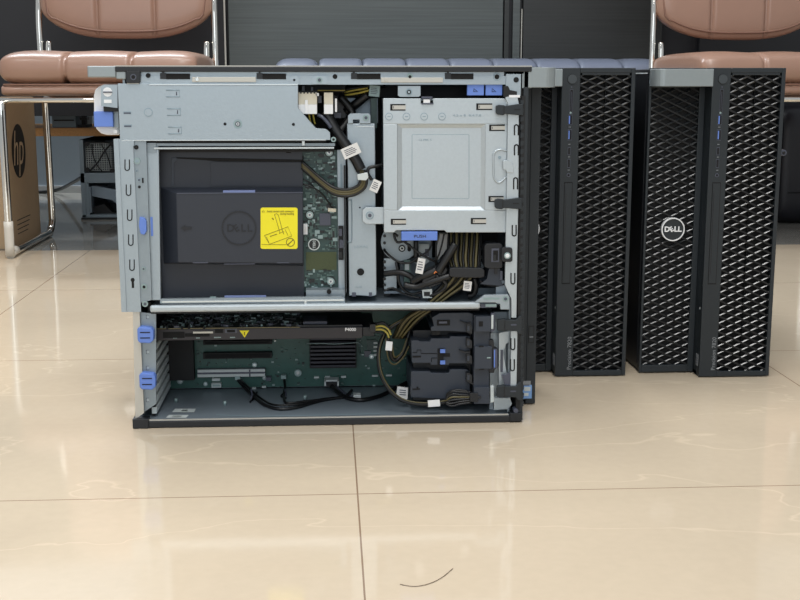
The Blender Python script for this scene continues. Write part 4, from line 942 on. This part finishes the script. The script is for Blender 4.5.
# stuff below cage
q=MB(); Yd=40
q.disc(400,242,19,40,44,STEELD,40); q.disc(402,248.5,3.4,38.5,41,HOLE); q.disc(402,248.5,2.3,38,41,SLOTL); q.disc(402,248.5,1.1,37.6,41,HOLE); q.poly(rr(407.5,244,411,251.5,1.5),38.8,41,HOLE)
q.b(384,258.5,396.5,271,42,46,STEEL); q.b(384,276,396.5,289,42,46,STEEL); q.b(384,235,390,298,60,64,BLACK); q.b(404,260,410.5,284,38,50,COMPG); q.b(405,262,409,270,37.5,40,SLOTL); q.disc(408,284,3.4,36,44,COMPG)
q.b(384,291,412,293.5,44,60,PANST); q.b(384,258,440,262,80,84,PANST)
q.b(400,262,445,298,70,76,PANST); q.b(416,240,432,262,60,66,STEELD)
hb=P_(q,'hard_drive_bay')
q=MB()
for y in (236,243,250,262,268,279,285): q.disc(384.6,y,1.5,38,42,COMPD)
P_(q,'rivet',hb)
q=MB(); q.poly([(440,234),(456,234),(450,244),(443,254),(438,260),(436,252)],46,60,LBL); P_(q,'air_guide',hb)
q=MB(); q.b(401.5,231.8,437.5,240.6,2,14,BLUE); pt_=P_(q,'push_latch',bev=.0006,label='blue push latch'); q=MB(); q.ptext('PUSH',420,236.4,1.8,4,INK,sx=1.3); P_(q,'lettering',pt_)
q=MB(); q.poly([(414,244),(429,244),(429,262),(420,268),(414,262)],46,50,SLOTL); q.b(425,249,429,256,45,47,CHIP); P_(q,'bay_label',hb)
R=random.Random(21)
dc_c=[([(384,250,34),(390,256,28),(397,261,26),(404,263,24),(412,262,24),(418,256,26)],1.2),
([(384,274,30),(392,273,26),(400,272.5,22),(408,275,20),(416,280,20),(424,283,22)],3.0),
([(398,272,24),(399,282,24),(404,290,24),(412,294,24),(422,292,22)],1.4),
([(396,262,26),(397.5,270,24),(398,280,24)],1.4),
([(398,236,22),(394,234,24),(397,242,22),(404,241,22),(408,240,24)],1.3),
([(402,240,24),(410,246,22),(418,252,20),(426,257,18),(434,261,20),(440,265,22)],1.2),
([(432,236,24),(431,246,24),(427,252,24),(420,256,24),(412,262,24)],1.0),
([(436,240,26),(436,255,24),(436,268,24),(438,285,24)],1.0),
([(416,240,30),(416,252,28),(417,262,28)],2.6),
([(444,234,18),(442,244,18),(439,254,18),(436,261,20)],.9),
([(455,244,14),(449,254,12),(443,264,12),(438,272,12)],4.6),
([(455,262,30),(446,280,26),(438,290,24),(428,298,24)],2.2),
([(412,282,20),(420,277,16),(428,274,14),(436,270,14)],4.2),
([(404,285,20),(416,287,18),(428,283,14),(440,279,12),(450,276,12)],3.6),
([(436,275,12),(446,284,12),(440,292,14),(430,296,18)],2.0),
([(384,291,22),(392,288,22),(400,292,24),(410,296,24),(420,298,22)],1.1)]
for pts,r in dc_c:
    q=MB(); q.pt(pts,r,WIREK); P_(q,'data_cable')
q=MB(); q.poly([(428,270),(444,264),(448,270),(440,284),(430,288),(422,282)],12,30,BLACK); dcn=P_(q,'drive_connector',bev=.0008)
for i in range(4):
    q=MB(); q.pt([(434+i*2.2,273.5-i*.9,10),(436+i*2.2,271-i*.9,9.6),(438+i*2,268.5-i*.7,10)],.7,ORNG,n=6); P_(q,'orange_wire',dcn)
tl=tagp(dcn,420.5,266,7.5,15.5,.2,9,LBL); 
q=MB(); q.poly([(422,290),(432,289),(432,298),(423,298)],16,24,SLOTL); q.b(424,292,430,296,15,18,DARK); P_(q,'plug',dcn)
# bundle of gold/black wires
bundle=[]
for i in range(13):
    t=i/12; x0=449+t*31
    m=WIREO if i%2 else WIREK
    dd=26-(i%4)*4
    pts=[(x0,231,dd+12),(x0-.5,244,dd+6),(x0-1.5,258,dd),(450+t*27,270,dd-4),(444+t*24,283,dd-2),(433+t*17,296,dd),(420+t*14,308,dd+4),(402+t*16,320,dd+10),(393+t*9,338,dd+22)]
    q=MB(); q.pt(pts,1.35,m,n=7); bundle.append(P_(q,'bundle_wire'))
    if i%3==0:
        q=MB(); q.pt([(a+1.5,b_,d+3) for a,b_,d in pts],1.4,WIREK,n=7); P_(q,'bundle_wire')
q=MB(); q.poly([(449.5,268.5),(454,267.5),(482,268),(484.5,270),(484.5,277),(480,278),(454,277.5),(449.5,276.5)],4,14,BLACK); P_(q,'hook_strap',bev=.001)
q=MB(); q.pt([(474,278,20),(476,286,20),(474,294,22),(468,296,24)],2.8,WIREK); wr=P_(q,'wide_cable')
tagp(wr,467.5,286,8,9.5,.12,8)
q=MB(); q.b(476,244,484,250,60,66,STEEL); q.b(475,256,486,259,60,66,STEEL); q.b(476,262,484,268,50,66,PANST); P_(q,'inner_clip')
# lower cables
g=cable('graphics_power_cable',[([(374,327,34),(382,326,32),(388,329,30),(391,335,28)],1.1,WIREY),([(374,329.5,34),(382,329.5,32),(387,333,30),(389,338,28)],1.1,WIREY),([(374,332,34),(380,332.5,32),(385,335,30)],1.0,WIREK),([(376,324,34),(384,323,32),(390,330,30)],1.3,WIREK),
 ([(388,338,28),(390,350,28),(392,358,30),(396,360,32),(402,354,36),(406,344,40),(409,332,44),(412,322,48)],2.0,WIREK),([(386,338,28),(387,352,28),(390,362,30),(396,364,32),(404,356,36),(409,346,40)],.8,WIREO),([(392,344,26),(394,356,28),(398,356,32),(403,350,36),(407,338,40)],.9,WIREO)])
tagp(g,389,346,6.5,9,.1,20,WHITE,False,'cable_sleeve')
f_=cable('fan_power_cable',[([(432,308,30),(416,316,34),(400,322,36),(388,330,36),(381,342,34),(378.5,356,30),(381,374,26),(389,389,22),(400,399,18),(414,403.5,14),(430,404,12),(446,402,12)],2.2,WIREK),([(432,306.5,27),(416,314.5,31),(400,320.5,33),(388,328.5,33),(381.5,342,31),(379.2,356,27),(382,373.5,23),(390,388,19),(401,397.8,15),(414,402,11.5),(430,402.6,9.6),(446,400.6,9)],.6,WIREO)])
tagp(f_,434,403.4,12,6.5,-.07,5,WHITE,False,'cable_sleeve')
for i,(a,b_,m) in enumerate(((392.5,396,WIREK),(395.5,397.5,WIREO),(398.5,399,WIREK),(401.5,401,WIREK),(404,403,WIREK),(390,393,WIREK))):
    q=MB(); q.pt([(444,402,12),(451,a+2,10),(460,(a+b_)/2+.5,9),(472,b_-.5,9)],1.1,m); P_(q,'fan_wire')
q=MB(); q.pt([(446,399,13),(448,393,12),(456,390,10),(468,391,9)],1.0,WIREK); P_(q,'fan_wire')
q=MB(); Yp=N+.06; p=onpan(402,398)
q.poly([(397.5,386.6),(408,388),(407.5,399),(404,400.5),(396,396.5)],40,42,LBL); [q.poly([(399.5,389.6+v),(406,390.2+v),(406,391+v),(399.5,390.4+v)],39.6,41,CHIP) for v in (0,2.2,4.4)]; P_(q,'paper_tag')
# small black cables along pan
def pcable(pts,r,m=WIREK,name='data_cable'):
    q=MB(); P=[]
    for x,y,d in pts:
        p=at(x,y,N+d/1000); zp=zf-.0012+r
        if p.z<zp: dr=p-CP; p=CP+dr*((zp-H)/dr.z)
        P.append(p)
    q.tube(P,r,m); return P_(q,name)
pcable([(238,380,136),(243,386,122),(250,393,110),(258,400,92),(266,405.5,80),(280,409,70),(296,407.5,70),(312,403,76),(326,399.5,86),(345,396.5,90),(352,390,100)],.0021)
pcable([(240,380,134),(246,385,120),(252,391,106),(262,399,90),(275,405,78),(300,404,78),(322,399,86),(338,398,90)],.0014)
pcable([(284,378,138),(285,386,124),(284,394,106),(285,402,92),(292,403,86),(304,401.5,86),(318,400,88),(334,398,90)],.0017)
pcable([(254,398,96),(250,402,88),(253,398,92),(257,392,104)],.0012)
pcable([(286,392,108),(281,396,100),(286,398,98)],.0012)
pcable([(330,383,136),(334,388,120),(340,394,102),(348,398,92),(358,400,84),(368,399,84),(382,395,92),(396,388,108),(408,382,120)],.0028)
pcable([(336,386,128),(343,392,110),(352,397,96)],.0016,CHIP)
q=MB(); q.b(325,380.5,338,386.5,128,142,CHIP); q.b(326.5,382.5,336.5,387,126,140,DARK); q.b(324.6,380,338.6,381.4,126,142,SLOTL); q.b(324.4,380,325.8,386,126,142,SLOTL); q.b(337.4,380,338.8,386,126,142,SLOTL); P_(q,'board_connector')
for px,py,d in ((251,397,96),(285,397,104)):
    q=MB(); q.pt([(px,py-8,d+8),(px+1,py-2,d),(px-1,py+5,d-6)],.9,CHIP); P_(q,'cable_clip')
q=MB(); q.b(353.5,395,361,400.5,84,96,SLOTL); P_(q,'cable_clip',bev=.0006)
for px,py in ((237,378),(268,379),(283,377)):
    q=MB(); q.b(px-2,py-1.5,px+3,py+2,134,144,COMPL if px!=268 else CHIP); P_(q,'board_connector')
# ------------------------------------------------------------ light
def area(name,loc,size,en,col,rot=(0,0,0),sy=None):
    l=bpy.data.lights.new(name,'AREA'); l.energy=en; l.color=col; l.shape='RECTANGLE'; l.size=size; l.size_y=sy or size
    o=bpy.data.objects.new(name,l); COL.objects.link(o); o.location=loc; o.rotation_euler=rot; return o
area('overhead_light',(-.42,2.0,2.6),.3,20,(1,.98,.95),sy=1.2)
area('overhead_light',(.52,2.0,2.6),.3,20,(1,.98,.95),sy=1.2)
area('overhead_light',(-1.5,.7,2.6),.3,16,(1,.98,.95),sy=1.2)
area('overhead_light',(.08,.35,2.6),.6,36,(1,.98,.95),sy=1.3)  # added lamp, placed so the up-right mesh bars catch glints
area('overhead_light',(-.1,-1.0,2.6),.6,18,(1,.98,.95),sy=1.3)  # added lamp further forward, for the recessed mesh and more front light
area('overhead_light',(-1.0,4.18,2.5),1.6,60,(.9,.95,1),sy=.3)  # added lamp, brightens the wall and floor behind the counter
area('front_fill_light',(-.4,-2.6,1.3),2.6,27,(.86,.94,1),rot=(math.radians(84),0,math.radians(-6)),sy=1.8)  # added fill from behind the camera, stands for no known window
w=bpy.data.worlds.new('room'); SC.world=w; w.use_nodes=True
bg=w.node_tree.nodes['Background']; bg.inputs[0].default_value=(.90,.95,1.0,1); bg.inputs[1].default_value=.5
